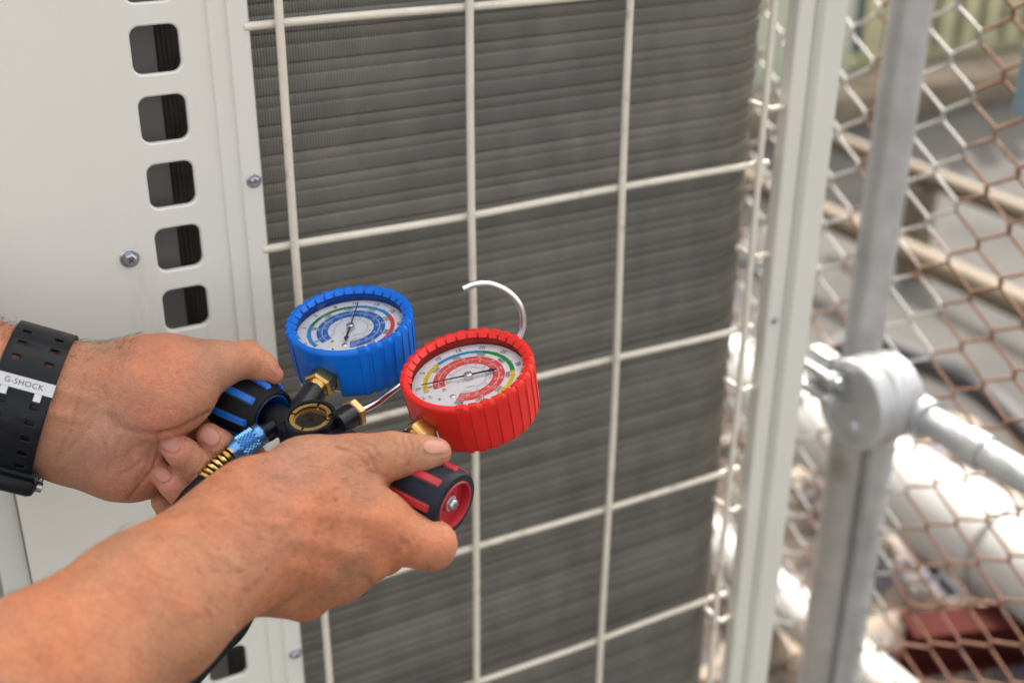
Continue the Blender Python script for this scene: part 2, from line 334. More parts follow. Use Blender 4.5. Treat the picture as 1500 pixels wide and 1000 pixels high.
# ================================================================== LARGE STRUCTURE
# ground
V = [(-60, -60, 0), (60, -60, 0), (60, 120, 0), (-60, 120, 0)]
tag(mk('ground', V, [(0, 1, 2, 3)], M['concrete'], smooth=False), 'grey weathered concrete yard behind the fence', kind='structure')

# pale curb and green wall at the far side (run along u)
def wbox(u0, u1, n0, n1, z0, z1, bev=0.01): return xf(box(u0, u1, n0, n1, z0, z1, bev), frame(P0, U, N, (0, 0, 1)))
def toWF(p): q = np.asarray(p) - P0; return q @ U, q @ N, q[2]
gq = toWF(GP(1200, 195)); 
tag(mk('curb', *wbox(gq[0] - 3, gq[0] + 2.9, gq[1] - 0.30, gq[1], 0, 0.14), M['paleconc']), 'tan concrete curb running below the pale green wall', kind='structure')
gw = thing('boundary_wall', 'pale green rendered wall behind the fence at upper right', 'wall', frame(WF(gq[0], gq[1] - 0.5, 0), U, N, (0, 0, 1)))
mk('wall_panel', *wbox(gq[0] - 3, gq[0] + 0.55, gq[1] - 0.62, gq[1] - 0.45, 0, 1.9), M['greenwall'], gw)
mk('coping', *wbox(gq[0] - 3.02, gq[0] + 0.57, gq[1] - 0.66, gq[1] - 0.41, 1.9, 1.97), M['paleconc'], gw)
ls = thing('louvred_screen', 'pale yellowish upright slat screen beyond the mesh at upper right', 'screen', frame(WF(gq[0] + 1.2, gq[1] - 0.6, 0), U, N, (0, 0, 1)))
sb_ = mk('slat', *wbox(gq[0] + 0.75, gq[0] + 0.85, gq[1] - 0.60, gq[1] - 0.56, 0.12, 2.0, 0.005), M['slatmat'], ls)
for k in range(1, 11): inst(sb_, 'slat', trans(0.155 * k, 0, 0), ls)
mk('rail', *wbox(gq[0] + 0.7, gq[0] + 2.45, gq[1] - 0.67, gq[1] - 0.61, 0.05, 0.12), M['slatmat'], ls)
mk('back_board', *wbox(gq[0] + 0.7, gq[0] + 2.45, gq[1] - 0.76, gq[1] - 0.72, 0.0, 1.95), M['bluegrey'], ls)
# pipes along n
def npipe(name, P, r, m, label, n0, n1, couplings=(), cap=True):
    u_, n_, z_ = toWF(P)
    t_ = thing(name, label, 'pipe', axisframe(WF(u_, n_, z_), N))
    mk('pipe_barrel', *tube([WF(u_, n0, z_), WF(u_, (n0 + n1) / 2, z_), WF(u_, n1, z_)], r, 32), m, t_)
    for c in couplings:
        mk('pipe_coupling', *tube([WF(u_, c - 0.07, z_), WF(u_, c + 0.07, z_)], r * 1.09, 32), m, t_)
    for c in (n0 + 0.4, (n0 + n1) / 2, n1 - 0.3):
        if z_ - r > 0.03: mk('pipe_support', *wbox(u_ - 0.04, u_ + 0.04, c - 0.03, c + 0.03, 0, z_ - r * 0.97, 0.004), M['paleconc'], t_)
    return t_
npipe('drain_pipe', WP(1325, 712, 2.3), 0.080, M['pvc'], 'fat white plastic pipe sloping down across the view behind the mesh', -1.6, 1.6, (toWF(WP(1435, 785, 2.2))[1],))
npipe('conduit_pipe', WP(1200, 925, 2.05), 0.040, M['pvc'], 'thin white plastic pipe lying on the rubble at the foot of the fence', -1.2, 1.3)
npipe('gas_pipe', WP(1410, 408, 3.3), 0.036, M['beige'], 'beige pipe low over the grey yard right of the fence pole', -3.0, 1.8)
npipe('cable_pipe', WP(1440, 290, 3.6), 0.030, M['beige'], 'thin tan pipe in front of the curb, the farthest of the pipes', -2.2, 1.2)
# red steel beam and blue-grey bits in the lower right
rb = WP(1425, 935, 2.05); ru, rn, rz = toWF(rb)
rt = thing('steel_beam', 'dark red painted steel beam lying in the rubble at lower right', 'beam', axisframe(rb, U))
mk('web', *xf(box(-0.12, 0.14, -0.008, 0.008, -0.035, 0.035), frame(rb, U * 0.95 + N * 0.312, N * 0.95 - U * 0.312, (0, 0, 1))), M['redsteel'], rt)
mk('flange', *xf(box(-0.12, 0.14, -0.03, 0.03, 0.035, 0.042), frame(rb, U * 0.95 + N * 0.312, N * 0.95 - U * 0.312, (0, 0, 1))), M['redsteel'], rt)
mk('flange', *xf(box(-0.12, 0.14, -0.03, 0.03, -0.042, -0.035), frame(rb, U * 0.95 + N * 0.312, N * 0.95 - U * 0.312, (0, 0, 1))), M['redsteel'], rt)
# rubble
def rubble(cells, n, smin, smax):
    V = []; F = []
    ico = bmesh.new(); bmesh.ops.create_icosphere(ico, subdivisions=1, radius=1); base = np.array([v.co[:] for v in ico.verts]); fs = [[v.index for v in f.verts] for f in ico.faces]; ico.free()
    for (cu, cn, su, sn, dens) in cells:
        for _ in range(int(n * dens)):
            s = smin + (smax - smin) * rng.random() ** 2.5
            sc_ = s * (0.6 + 0.8 * rng.random(3)); q = base * (1 + 0.28 * (rng.random((len(base), 1)) - 0.5)) * sc_
            a = rng.random() * 6.28; q = tm(rotz(a), q)
            p = WF(cu + su * (rng.random() - 0.5) * 2, cn + sn * (rng.random() - 0.5) * 2, s * 0.3 + 0.05 * rng.random())
            k = len(V); V += (q + p).tolist(); F += [tuple(i + k for i in f) for f in fs]
    return V, F
r1 = toWF(GP(1120, 900)); r2 = toWF(GP(1400, 950)); r3 = toWF(GP(1230, 800))
V, F = rubble([(r1[0], r1[1], 0.45, 0.6, 1.0), (r2[0], r2[1], 0.5, 0.45, 1.0), (r3[0], r3[1], 0.5, 0.5, 0.8)], 1300, 0.012, 0.06)
tag(mk('rubble', V, F, M['stone'], smooth=False), 'pale broken rubble and stones on the ground below the fence', 'rubble', kind='stuff')
# dark hose lying in the yard
pts = spline([GP(1150, 470, 0.03), GP(1190, 520, 0.03), GP(1260, 490, 0.03), GP(1340, 520, 0.03), GP(1430, 560, 0.03), GP(1520, 640, 0.03)], 8)
tag(mk('ground_hose', *tube(pts, 0.022, 12), M['tyre']), 'dark hose lying on the ground behind the clamp', 'hose')

# ------------------------------------------------------------------ condenser unit
UF = frame(WF(0.1, -0.2, 0), U, N, (0, 0, 1))
ac = thing('condenser_unit', 'cream outdoor air conditioner unit with wire guard over its dark coil', 'air conditioner', UF)
WFM = frame(P0, U, N, (0, 0, 1))
ZT, ZB = 1.98, 0.14  # unseen top made tall enough to keep the hands and arms in shade
def wmk(name, VF, m, **k): return mk(name, VF[0], VF[1], m, ac, WFM, **k)
# perforated side panel
def perforated():
    V = []; F = []
    uc, wh, hh, rr, pitch, zt = -0.2200, 0.01625, 0.0160, 0.0072, 0.0452, 1.3188
    ul, ur, th = -0.352, -0.186, 0.0012
    NP = 40
    def rrect(hw, hh_, r):
        out = []
        for i in range(NP):
            a = 2 * math.pi * (i + 0.5) / NP; cx_, cz_ = math.copysign(hw - r, math.cos(a)), math.copysign(hh_ - r, math.sin(a))
            q = i // (NP // 4); t = (i % (NP // 4)) / (NP // 4 - 1) * math.pi / 2 + q * math.pi / 2
            cxq = [(1, 1), (-1, 1), (-1, -1), (1, -1)][q]
            out.append((cxq[0] * (hw - r) + r * math.cos(t), cxq[1] * (hh_ - r) + r * math.sin(t)))
        return out
    zs = [zt - pitch * k for k in range(-13, 20)]
    hwc = 0.022
    def quad(a, b, c, d):
        k = len(V); V.extend([a, b, c, d]); F.append((k, k + 1, k + 2, k + 3))
    nf = -0.004
    for z in zs:
        inner = rrect(wh, hh, rr); outer = rrect(hwc, pitch / 2, 1e-5); lip = rrect(wh - 0.0006, hh - 0.0006, rr - 0.0006)
        k = len(V)
        V.extend([(uc + x, nf, z + y) for x, y in outer]); V.extend([(uc + x * 1.03, nf, z + y * 1.03) for x, y in inner])
        V.extend([(uc + x, nf - 0.0008, z + y) for x, y in lip]); V.extend([(uc + x, nf - 0.0042, z + y) for x, y in lip])
        for i in range(NP):
            j = (i + 1) % NP
            for l in range(3): F.append((k + l * NP + i, k + l * NP + j, k + (l + 1) * NP + j, k + (l + 1) * NP + i))
    za, zb = zs[0] + pitch / 2, zs[-1] - pitch / 2
    for (a, b, z0, z1) in [(-0.85, uc - hwc, 1.062, ZT), (ul, uc - hwc, ZB, 1.062), (uc + hwc, ur, ZB, ZT), (uc - hwc, uc + hwc, za, ZT), (uc - hwc, uc + hwc, ZB, zb)]:
        quad((a, nf, z0), (b, nf, z0), (b, nf, z1), (a, nf, z1))
    # back-turned edges
    quad((ul, nf, ZB), (ul, nf, 1.062), (ul, nf - 0.02, 1.062), (ul, nf - 0.02, ZB)); quad((-0.85, nf, 1.062), (ul, nf, 1.062), (ul, nf - 0.02, 1.062), (-0.85, nf - 0.02, 1.062))
    bm = bmesh.new(); vs = [bm.verts.new(v) for v in V]
    for f in F:
        try: bm.faces.new([vs[i] for i in f])
        except ValueError: pass
    bmesh.ops.remove_doubles(bm, verts=bm.verts, dist=1e-4); bmesh.ops.dissolve_degenerate(bm, dist=1e-5, edges=bm.edges[:]); bm.verts.index_update()
    V2 = [tuple(v.co) for v in bm.verts]; F2 = [[v.index for v in f.verts] for f in bm.faces]; bm.free(); return V2, F2
wmk('perforated_panel', perforated(), M['cream'], smooth=False)
# extruded-in-z profile helper: list of (u, n)
def ext(profile, z0, z1, close=True):
    k = len(profile); V = [(u, n, z0) for u, n in profile] + [(u, n, z1) for u, n in profile]; F = []
    for i in range(k if close else k - 1): j = (i + 1) % k; F.append((i, j, k + j, k + i))
    if close: F.append(tuple(range(k))); F.append(tuple(range(k, 2 * k)))
    return V, F
wmk('edge_flange', ext([(-0.1862, -0.0040), (-0.1852, -0.0022), (-0.1738, -0.0022), (-0.1728, 0.0), (-0.1600, 0.0), (-0.1588, -0.0012), (-0.1588, -0.035), (-0.1862, -0.035)], ZB, ZT), M['cream'], sharp=20)
# left door beyond the perforated panel: upper door flush, lower service cover set back
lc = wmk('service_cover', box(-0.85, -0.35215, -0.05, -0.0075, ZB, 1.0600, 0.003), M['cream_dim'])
wmk('cover_recess_shade', box(-0.50, -0.372, -0.0085, -0.0072, 0.925, 1.005, 0.0004), M['grey_in'])  # flat grey plate, the pocket's shade put into its colour
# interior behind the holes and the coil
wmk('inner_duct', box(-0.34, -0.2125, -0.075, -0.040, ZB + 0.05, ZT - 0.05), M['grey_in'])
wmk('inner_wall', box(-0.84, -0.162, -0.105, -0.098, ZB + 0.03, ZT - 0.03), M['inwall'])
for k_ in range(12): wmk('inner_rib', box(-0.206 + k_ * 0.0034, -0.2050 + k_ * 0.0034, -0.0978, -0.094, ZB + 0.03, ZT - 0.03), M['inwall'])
cab = join(box(-0.86, 0.352, -0.80, 0.004, ZT, ZT + 0.03, 0.006), )
wmk('top_panel', cab, M['cream'])
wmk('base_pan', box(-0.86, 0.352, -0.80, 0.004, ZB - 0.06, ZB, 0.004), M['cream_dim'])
wmk('left_panel', box(-0.863, -0.851, -0.79, -0.005, ZB, ZT), M['cream'])
wmk('back_panel', box(-0.85, 0.20, -0.80, -0.79, ZB, ZT), M['cream'])
wmk('plinth', box(-0.84, 0.33, -0.78, -0.02, 0, ZB - 0.06, 0.01), M['concrete'])
wmk('coil_core', ext([(-0.155, -0.052), (0.240, -0.052), (0.275, -0.066), (0.295, -0.09), (0.300, -0.12), (0.300, -0.62), (0.27, -0.62), (0.23, -0.12), (-0.155, -0.09)], ZB, ZT), M['dark'])
# coil rows: path straight, arc, then back
def coilpath(off):
    P = []; R_ = 0.070 - off
    for u in np.linspace(-0.157, 0.252, 5): P.append((u, -0.028 - off))
    for a in np.linspace(0, math.pi / 2, 19)[1:]: P.append((0.252 + R_ * math.sin(a), -0.028 - off - (0.070 - off) * (1 - math.cos(a))))
    for n_ in np.linspace(-0.2, -0.62, 3): P.append((0.252 + R_, n_))
    return P
def strip(prof):
    """prof: list of (offset, z); a ribbon of fins following the coil path"""
    paths = [coilpath(o) for o, z in prof]; n = len(paths[0]); V = []; UVs = []; F = []
    s = [0.0]; pp = paths[0]
    for i in range(1, n): s.append(s[-1] + math.hypot(pp[i][0] - pp[i - 1][0], pp[i][1] - pp[i - 1][1]))
    for k, (o, z) in enumerate(prof):
        for i in range(n): V.append((paths[k][i][0], paths[k][i][1], z)); UVs.append((s[i], z))
    for k in range(len(prof) - 1):
        for i in range(n - 1): F.append((k * n + i, k * n + i + 1, (k + 1) * n + i + 1, (k + 1) * n + i))
    return V, F, UVs
def uvmk(name, VFU, m):
    V, F, uvs = VFU
    o = mk(name, V, F, m, ac, WFM, sharp=60); me = o.data
    lay = me.uv_layers.new(name='UVMap')
    for l in me.loops: lay.data[l.index].uv = uvs[l.vertex_index]
    return o
PITCH = 0.0212
z0 = ZB + 0.01
fa = uvmk('fin_band', strip([(0.0014, z0), (0.0004, z0 + 0.0006), (0.0, z0 + 0.002), (0.0, z0 + 0.0105), (0.0002, z0 + 0.0122), (0.0011, z0 + 0.0128)]), M['fin'])
fb = uvmk('fin_groove', strip([(0.0012, z0 + 0.0128), (0.0008, z0 + 0.0138), (0.0007, z0 + 0.0165), (0.0008, z0 + 0.0203), (0.0015, z0 + 0.0212)]), M['tubeband'])
for k in range(1, int((ZT - ZB - 0.02) / PITCH)):
    dj = 0.0006 * (random.random() - 0.5)
    inst(fa, 'fin_band', trans(0, dj, k * PITCH), ac); inst(fb, 'fin_groove', trans(0, dj, k * PITCH), ac)
# corner post
wmk('corner_post', ext([(0.3030, -0.002), (0.3045, 0.0), (0.3185, 0.0), (0.3200, -0.004), (0.3240, -0.005), (0.3258, -0.001), (0.3275, 0.004), (0.351, 0.004), (0.3535, 0.001), (0.3535, -0.045), (0.351, -0.047), (0.349, -0.045), (0.349, -0.003), (0.3250, -0.012), (0.306, -0.006), (0.306, -0.014), (0.3030, -0.014)], ZB, ZT), M['post'], sharp=20)
# wire guard
WR = 0.0030
def wire(pts, r=WR): return tube([tm(WFM, np.array([p]))[0] for p in pts], r, 12)
for u, lo in ((-0.1400, 1), (0.0, 1), (0.135, 1), (0.2725, 1)):
    pts = [(u, 0.0045, ZB + 0.02)] + [(u + 0.0012 * math.sin(z * 9 + u * 40), 0.0045 + 0.0006 * math.sin(z * 13 + u * 10), z) for z in np.linspace(0.25, ZT - 0.1, 22)] + [(u, 0.0045, ZT - 0.02)]
    mk('guard_wire', *wire(pts), M['wire'], ac)
zl = [1.3277 + 0.153 * k for k in (4, 3, 2, 1)] + [1.3277, 1.1718, 1.0171, 0.865, 0.7155] + [0.7155 - 0.153 * k for k in (1, 2, 3)]
for z in zl:
    pts = [(u, -0.0015 + 0.0004 * math.sin(u * 30 + z * 50), z + 0.0009 * math.sin(u * 17 + z * 31)) for u in np.linspace(-0.1625, 0.2865, 14)]
    mk('guard_wire', *wire(pts), M['wire'], ac)
    for u in (-0.1400, 0.0, 0.135, 0.2725):
        mk('weld', *xf(rev([(0, 0.0030), (0.0022, 0.0024), (0.0036, 0.0008), (0.0038, -0.0006), (0, -0.0006)], 10), WFM @ frame((u + 0.0006, 0.0008, z + 0.0022), (1, 0, 0), (0, 1, 0), (0, 0, 1))), M['wire'], ac)
for k in range(-4, 9):
    z = 1.2182 - 0.1347 * k
    if ZB + 0.05 < z < ZT - 0.05: mk('guard_tie', *wire([(0.2850, -0.031, z), (0.2852, -0.015, z - 0.0003), (0.2870, -0.004, z - 0.0006), (0.2950, -0.007, z - 0.0010), (0.3045, -0.008, z - 0.0012)], 0.0024), M['wire'], ac)
# screws
def hexhead(r, h): 
    return rev([(0, h), (r * 0.72, h), (r * 0.95, h * 0.8), (r, h * 0.55), (r, 0), ], 6)
def cross(r, h): return join(box(-r, r, -r * 0.16, r * 0.16, h, h + 0.0002), box(-r * 0.16, r * 0.16, -r, r, h, h + 0.00025))
def screw(u, n, z, s=1.0, name='screw'):
    fr = WFM @ frame((u, n, z), (1, 0, 0), (0, 0, -1), (0, 1, 0)) @ rotz(random.random() * 6)
    a = join(rev([(0, 0.0008), (0.0058 * s, 0.0008), (0.0066 * s, 0.0004), (0.0068 * s, 0)], 28), xf(hexhead(0.0045 * s, 0.0042 * s), trans(0, 0, 0.0007)))
    o = mk(name, a[0], a[1], M['zinc'], ac, fr, sharp=25)
    mk('screw_slot', *cross(0.0023 * s, 0.0049 * s), M['dark'], ac, fr)
screw(-0.2537, -0.0040, 1.182, 1.0); screw(-0.1650, 0.0, 1.2244, 0.8); screw(-0.1650, 0.0, 0.815, 0.8); screw(-0.2537, -0.004, 0.80)
screw(0.3115, 0.0, 1.018, 0.6); screw(-0.1650, 0.0, 1.56, 0.8)

# ------------------------------------------------------------------ chain link fence
pu, pn, pz = toWF(WP(1279, 400, 1.45))
FFR = frame(WF(pu, pn, 0), N, -U, (0, 0, 1))       # fence frame: x along the fence (towards us), y to the left
cf = thing('chain_link_fence', 'rusty chain link fence hung on a galvanised pole', 'fence', FFR)
D = 0.0605; HW = 0.0385; WRF = 0.0020
def strand(k, zlo, zhi):
    pts = []; n = int((zhi - zlo) / (D / 2))
    for i in range(n + 1):
        side = 1 if (i + k) % 2 else 0
        x = (k + side) * HW + (0.0028 if side else -0.0028)
        z = zlo + i * D / 2
        y = (0.0022 if side else -0.0022)
        sm = 0.0052
        pts += [(x - (sm if side else -sm) * 1.0, y * -0.2, z - sm * 1.1), (x, y, z - 0.001), (x, y, z + 0.001), (x - (sm if side else -sm) * 1.0, y * -0.2, z + sm * 1.1)]
    pts = [np.array([p[0] + 0.003 * math.sin(p[2] * 7 + k * 0.5), -0.026 + p[1] + 0.004 * math.sin(p[0] * 9 + p[2] * 5), p[2]]) for p in pts]
    return tube(pts, WRF, 6)
for k in range(-26, 24):
    mk('mesh_wire', *strand(k, 0.32, 1.72), M['galv_wire'] if (k <= -1 and k % 3 != 1) or k in (0, 1) else M['rust_wire'], cf, FFR)
def fpost(x, y, r, z0_, z1_, m, name='fence_pole'): 
    return mk(name, *tube([(x, y, z0_), (x, y, (z0_ + z1_) / 2), (x, y, z1_)], r, 28), m, cf, FFR)
dc = WP(1250, 592, 1.385); ZC = dc[2] - 0.02
fpost(0, 0, 0.0225, ZC + 0.01, 1.9, M['galv'])
fpost(0.002, 0.004, 0.0222, 0.0, ZC + 0.012, M['pole_brown'])
fpost(0.030, -0.022, 0.0185, 0.0, ZC, M['galv'])
fpost(-1.5, 0, 0.024, 0.0, 1.9, M['galv']); 
mk('top_rail', *tube([(-1.5, 0, 1.73), (0, 0, 1.73), (1.2, 0, 1.73)], 0.019, 20), M['galv'], cf, FFR)
# drum shaped clamp
dfr = axisframe(dc, -U, (0, 0, 1)) @ np.diag([1.09, 1.09, 1.0, 1.0])
mk('clamp_disc', *rev([(0, 0.004), (0.0385, 0.004), (0.0395, 0.0065), (0.0455, 0.0065), (0.0475, 0.004), (0.0475, -0.003), (0.046, -0.005)], 48), M['galv'], cf, dfr)
mk('clamp_sleeve', *rev([(0.0455, -0.003), (0.0455, -0.018), (0.0475, -0.021), (0.0475, -0.032), (0.0455, -0.035), (0.0455, -0.056), (0.043, -0.060), (0, -0.061)], 48), M['galv'], cf, dfr)
for a in (0.9, 3.6): mk('clamp_bolt', *rev([(0, 0.012), (0.006, 0.011), (0.0075, 0.008), (0.0075, 0.004)], 16), M['galv'], cf, dfr @ trans(0.022 * math.cos(a), 0.022 * math.sin(a), 0))
bx_ = WP(1205, 545, 1.42)
mk('clamp_lug', *xf(box(-0.028, 0.028, -0.010, 0.010, -0.018, 0.018, 0.004), axisframe(bx_, N)), M['galv'], cf)
for dz in (-0.014, 0.012):
    q = bx_ + np.array([0, 0, dz]) - U * 0.02
    mk('clamp_bolt', *tube([q - N * 0.03, q + N * 0.05], 0.006, 10), M['galv'], cf)
    mk('clamp_nut', *xf(hexhead(0.011, 0.010), axisframe(q + N * 0.035, N)), M['galv'], cf)
# handrail running towards us from the clamp
h0 = WP(1318, 590, 1.40); 
hr = thing('handrail', 'galvanised rail pipe running forward from the drum clamp', 'rail', axisframe(h0, N))
mk('rail_pipe', *tube([h0 - N * 0.02 + U * 0.0, h0 + N * 0.4, h0 + N * 1.0], 0.0165, 28), M['galv'], hr)
mk('rail_collar', *tube([h0 - N * 0.005, h0 + N * 0.045], 0.0225, 28), M['galv'], hr)
mk('rail_collar', *tube([h0 + N * 0.10, h0 + N * 0.125], 0.0195, 28), M['galv'], hr)
# little blue-grey plate at the right edge
_d = RC @ K(1506, 120, 1.0); bpz = HC + _d * (((WF(pu, pn, 0) - HC) @ U + 0.018) / (_d @ U))
tag(mk('fence_plate', *xf(box(-0.012, 0.012, -0.004, 0.004, -0.035, 0.035, 0.003), axisframe(bpz, (0, 0, 1), N)), M['bluegrey']), 'blue grey plate hanging on the mesh at the right edge', 'plate')

# ================================================================== MANIFOLD GAUGE SET
def gframe(c, d, th, ratio, clock):
    t_ = math.acos(ratio); th = math.radians(th)
    n_ = np.array([-math.sin(t_) * math.sin(th), math.sin(t_) * math.cos(th), math.cos(t_)]); e1 = np.array([math.cos(th), math.sin(th), 0])
    ray = -K(*c, 1.0); ray /= np.linalg.norm(ray); v = np.cross([0, 0, 1.0], ray); s = np.linalg.norm(v); c_ = ray[2]
    Kx = np.array([[0, -v[2], v[1]], [v[2], 0, -v[0]], [-v[1], v[0], 0]]); Q = np.eye(3) + Kx + Kx @ Kx * (1 - c_) / s ** 2
    n_ = Q @ n_; e1 = Q @ e1; e2 = np.cross(n_, e1); a = math.radians(clock)
    y = math.cos(a) * e1 + math.sin(a) * e2; x = np.cross(y, n_)
    return frame(WC(K(*c, d)), RC @ x, RC @ y, RC @ n_)
GR = gframe((683, 537), 0.730, 12.7, 0.572, 37.5)
GB = gframe((511, 465), 0.775, 9.9, 0.513, 57.0)
A0 = WP(425, 623, 0.728); A1 = WP(667, 740, 0.670)
ax = (A1 - A0); AL = np.linalg.norm(ax); ax /= AL
up = GR[:3, 2] + GB[:3, 2]; up -= (up @ ax) * ax; up /= np.linalg.norm(up)
MF = frame(A0, ax, np.cross(up, ax), up)            # x along the valve body, z up through the sight glass
ms = thing('manifold_gauge_set', 'refrigerant manifold with blue and red pressure gauges held in both hands', 'gauge set', MF)

def build_gauge(G, col, rub, bands, ring, amax, a_start, a_end, needle_deg, clock, ringmat, nums, inner_nums):
    # boot with a notch for the stem
    prof = [(0.030, -0.0345), (0.0355, -0.0345), (0.0372, -0.0335), (0.0380, -0.031), (0.0383, -0.026), (0.0386, -0.018), (0.0390, -0.008), (0.0395, -0.0045), (0.0397, -0.0025), (0.0390, -0.0008), (0.0378, 0.0), (0.0364, -0.0002), (0.0352, -0.0012), (0.0347, -0.003), (0.0345, -0.0088)]
    sk = lambda a, k: (abs(((a + math.pi / 2 + math.pi) % (2 * math.pi)) - math.pi) < 0.245 and k < 5)
    boot = mk('gauge_boot', *rev(prof, 128, skip=sk), rub, ms, G, sharp=50)
    tag(boot, '%s ribbed rubber boot round a pressure gauge' % col)
    so_ = boot.modifiers.new('thick', 'SOLIDIFY'); so_.thickness = 0.0025; so_.offset = -1
    # ribs: strips over the wall and the rim
    rp = [(0.0368, -0.0352), (0.0383, -0.0338), (0.0391, -0.031), (0.0394, -0.026), (0.0398, -0.018), (0.0402, -0.008), (0.0407, -0.0045), (0.0408, -0.0022), (0.0400, 0.0001), (0.0383, 0.0010), (0.0364, 0.0007), (0.0350, -0.0006)]
    base = [(r - 0.0022, z - (0.0018 if i > 7 else 0)) for i, (r, z) in enumerate(rp)]
    hw = 0.0021; V = []; n = len(rp)
    for i in range(n):
        for y, rr in ((-hw - 0.0006, 0), (-hw, 1), (hw, 1), (hw + 0.0006, 0)):
            r, z = rp[i] if rr else base[i]
            V.append((r - (0.00055 if i < 6 else 0.0009) * rr, y, z - (0.0007 * rr if i > 8 else 0)))
    F = [(i * 4 + j, i * 4 + j + 1, i * 4 + 5 + j, i * 4 + 4 + j) for i in range(n - 1) for j in range(3)] + [(0, 1, 2, 3), tuple((n - 1) * 4 + j for j in range(4))]
    first = None
    Lm = np.linalg.inv(MF) @ G
    for k in range(32):
        a = math.radians(-90) + (k + 0.5) * 2 * math.pi / 32
        dd = (k + 0.5) * 360 / 32; dd = min(dd, 360 - dd)
        if dd < 36: continue
        if first is None:
            me = bpy.data.meshes.new('rib'); me.from_pydata(V, [], F); me.update()
            for p in me.polygons: p.use_smooth = True
            bm = bmesh.new(); bm.from_mesh(me); bmesh.ops.recalc_face_normals(bm, faces=bm.faces)
            for e in bm.edges:
                if len(e.link_faces) == 2 and e.calc_face_angle(0) > 0.9: e.smooth = False
            bm.to_mesh(me); bm.free()
            me.materials.append(rub); first = bpy.data.objects.new('rib', me); C.objects.link(first); first.parent = boot; first.matrix_local = Matrix((Lm @ rotz(a)).tolist())
        else: inst(first, 'rib', Lm @ rotz(a + 0.012 * (random.random() - 0.5)), boot)
    sub = lambda nm, VF, m, **k: mk(nm, VF[0], VF[1], m, boot, G, **k)
    sub('gauge_case', rev([(0, -0.0325), (0.0335, -0.0325), (0.0343, -0.031), (0.0343, -0.010), (0.0344, -0.0088), (0.0, -0.0088)], 64), M['steel'])
    sub('dial', rev([(0, -0.0084), (0.0341, -0.0084), (0.0343, -0.0087)], 96), M['dial'])
    sub('lens', rev([(0, -0.0026), (0.0200, -0.0026), (0.0346, -0.0030)], 96), M['lens'])
    RD = 0.0333
    loc = lambda deg: math.radians(deg - clock + 90)
    def arc(r0, r1, d0, d1, h):        # d0 > d1 clockwise, dial degrees
        n = max(4, int(abs(d0 - d1) / 2)); V = []; F = []
        for i in range(n + 1):
            a = loc(d0 + (d1 - d0) * i / n)
            V += [(r0 * RD * math.cos(a), r0 * RD * math.sin(a), h), (r1 * RD * math.cos(a), r1 * RD * math.sin(a), h)]
        for i in range(n): F.append((2 * i, 2 * i + 1, 2 * i + 3, 2 * i + 2))
        return V, F
    h = -0.0082
    for mname, d0, d1 in bands: sub('colour_band', arc(0.745, 0.825, d0, d1, h), M[mname], smooth=False)
    for r0, r1 in ((0.43, 0.535), (0.545, 0.645)): sub('scale_ring', arc(r0, r1, a_start, a_end, h), ringmat, smooth=False)
    def tick(r0, r1, deg, wd, hh):
        a = loc(deg); c, s = math.cos(a), math.sin(a); w_ = wd / 2
        return [(r0 * RD * c - s * w_, r0 * RD * s + c * w_, hh), (r1 * RD * c - s * w_, r1 * RD * s + c * w_, hh), (r1 * RD * c + s * w_, r1 * RD * s - c * w_, hh), (r0 * RD * c + s * w_, r0 * RD * s - c * w_, hh)], [(0, 1, 2, 3)]
    blk = []; wht = []; gry = []
    span = a_start - 0 - a_end
    step = 2.92
    k = 0; d = amax
    while d > a_end + 4:
        blk.append(tick(0.755 if k % 5 else 0.735, 0.815 if k % 5 else 0.845, d, 0.00018 if k % 5 else 0.0003, h + 0.00008)); d -= step * 2; k += 1
    d = a_start - 3; k = 0
    while d > a_end + 2:
        wht.append(tick(0.535 - (0.03 if k % 4 == 0 else 0.0), 0.545 + (0.035 if k % 4 == 0 else 0.015), d, 0.00028, h + 0.00008)); d -= 4; k += 1
    d = a_start - 12; k = 0
    while d > a_end + 40:
        gry.append(tick(0.315, 0.345 if k % 5 else 0.36, d, 0.00013, h + 0.00008)); d -= 4; k += 1
    gry.append(arc(0.312, 0.317, a_start - 12, a_end + 40, h + 0.00008))
    def txt(s, r, deg, size, hh, tilt=0):
        a = loc(deg); return xf(text_geo(s, size), trans(r * RD * math.cos(a), r * RD * math.sin(a), hh) @ rotz(a - math.pi / 2 + math.radians(tilt)))
    for s, d in nums: blk.append(txt(s, 0.905, d, 0.0042, h + 0.00008))
    for s, d in inner_nums: blk.append(txt(s, 0.692, d, 0.0037, h + 0.00008))
    tl = [('-30', .96), ('-10', .86), ('0', .77), ('10', .68), ('20', .59), ('30', .50), ('40', .41), ('50', .32), ('60', .23), ('70', .14)]
    for s, q in tl:
        d = a_start + (a_end - a_start) * (1 - q)
        wht.append(txt(s, 0.60, d, 0.0023, h + 0.00009)); wht.append(txt(s, 0.487, d - 5, 0.0020, h + 0.00009)); gry.append(txt(s, 0.385, d, 0.0019, h + 0.00008))
    mid = (a_start - 180 + 0) 
    wht.append(txt('R410A', 0.487, a_end + 13, 0.0021, h + 0.00009)); wht.append(txt('R22', 0.60, a_end + 7, 0.0021, h + 0.00009))
    gry.append(txt('R134A', 0.385, a_end + 16, 0.0019, h + 0.00008)); gry.append(txt('R404A', 0.26, a_end + 25, 0.0019, h + 0.00008))
    gry.append(txt('\u00b0C', 0.20, a_start + 10, 0.0022, h + 0.00008)); gry.append(txt('psi', 0.80, a_start + 12, 0.0028, h + 0.00008)); gry.append(txt('bar', 0.90, a_start + 9, 0.0026, h + 0.00008))
    sub('dial_print', join(*blk), M['p_black'], smooth=False); sub('ring_print', join(*wht), M['p_white'], smooth=False); sub('fine_print', join(*gry), M['p_grey'], smooth=False)
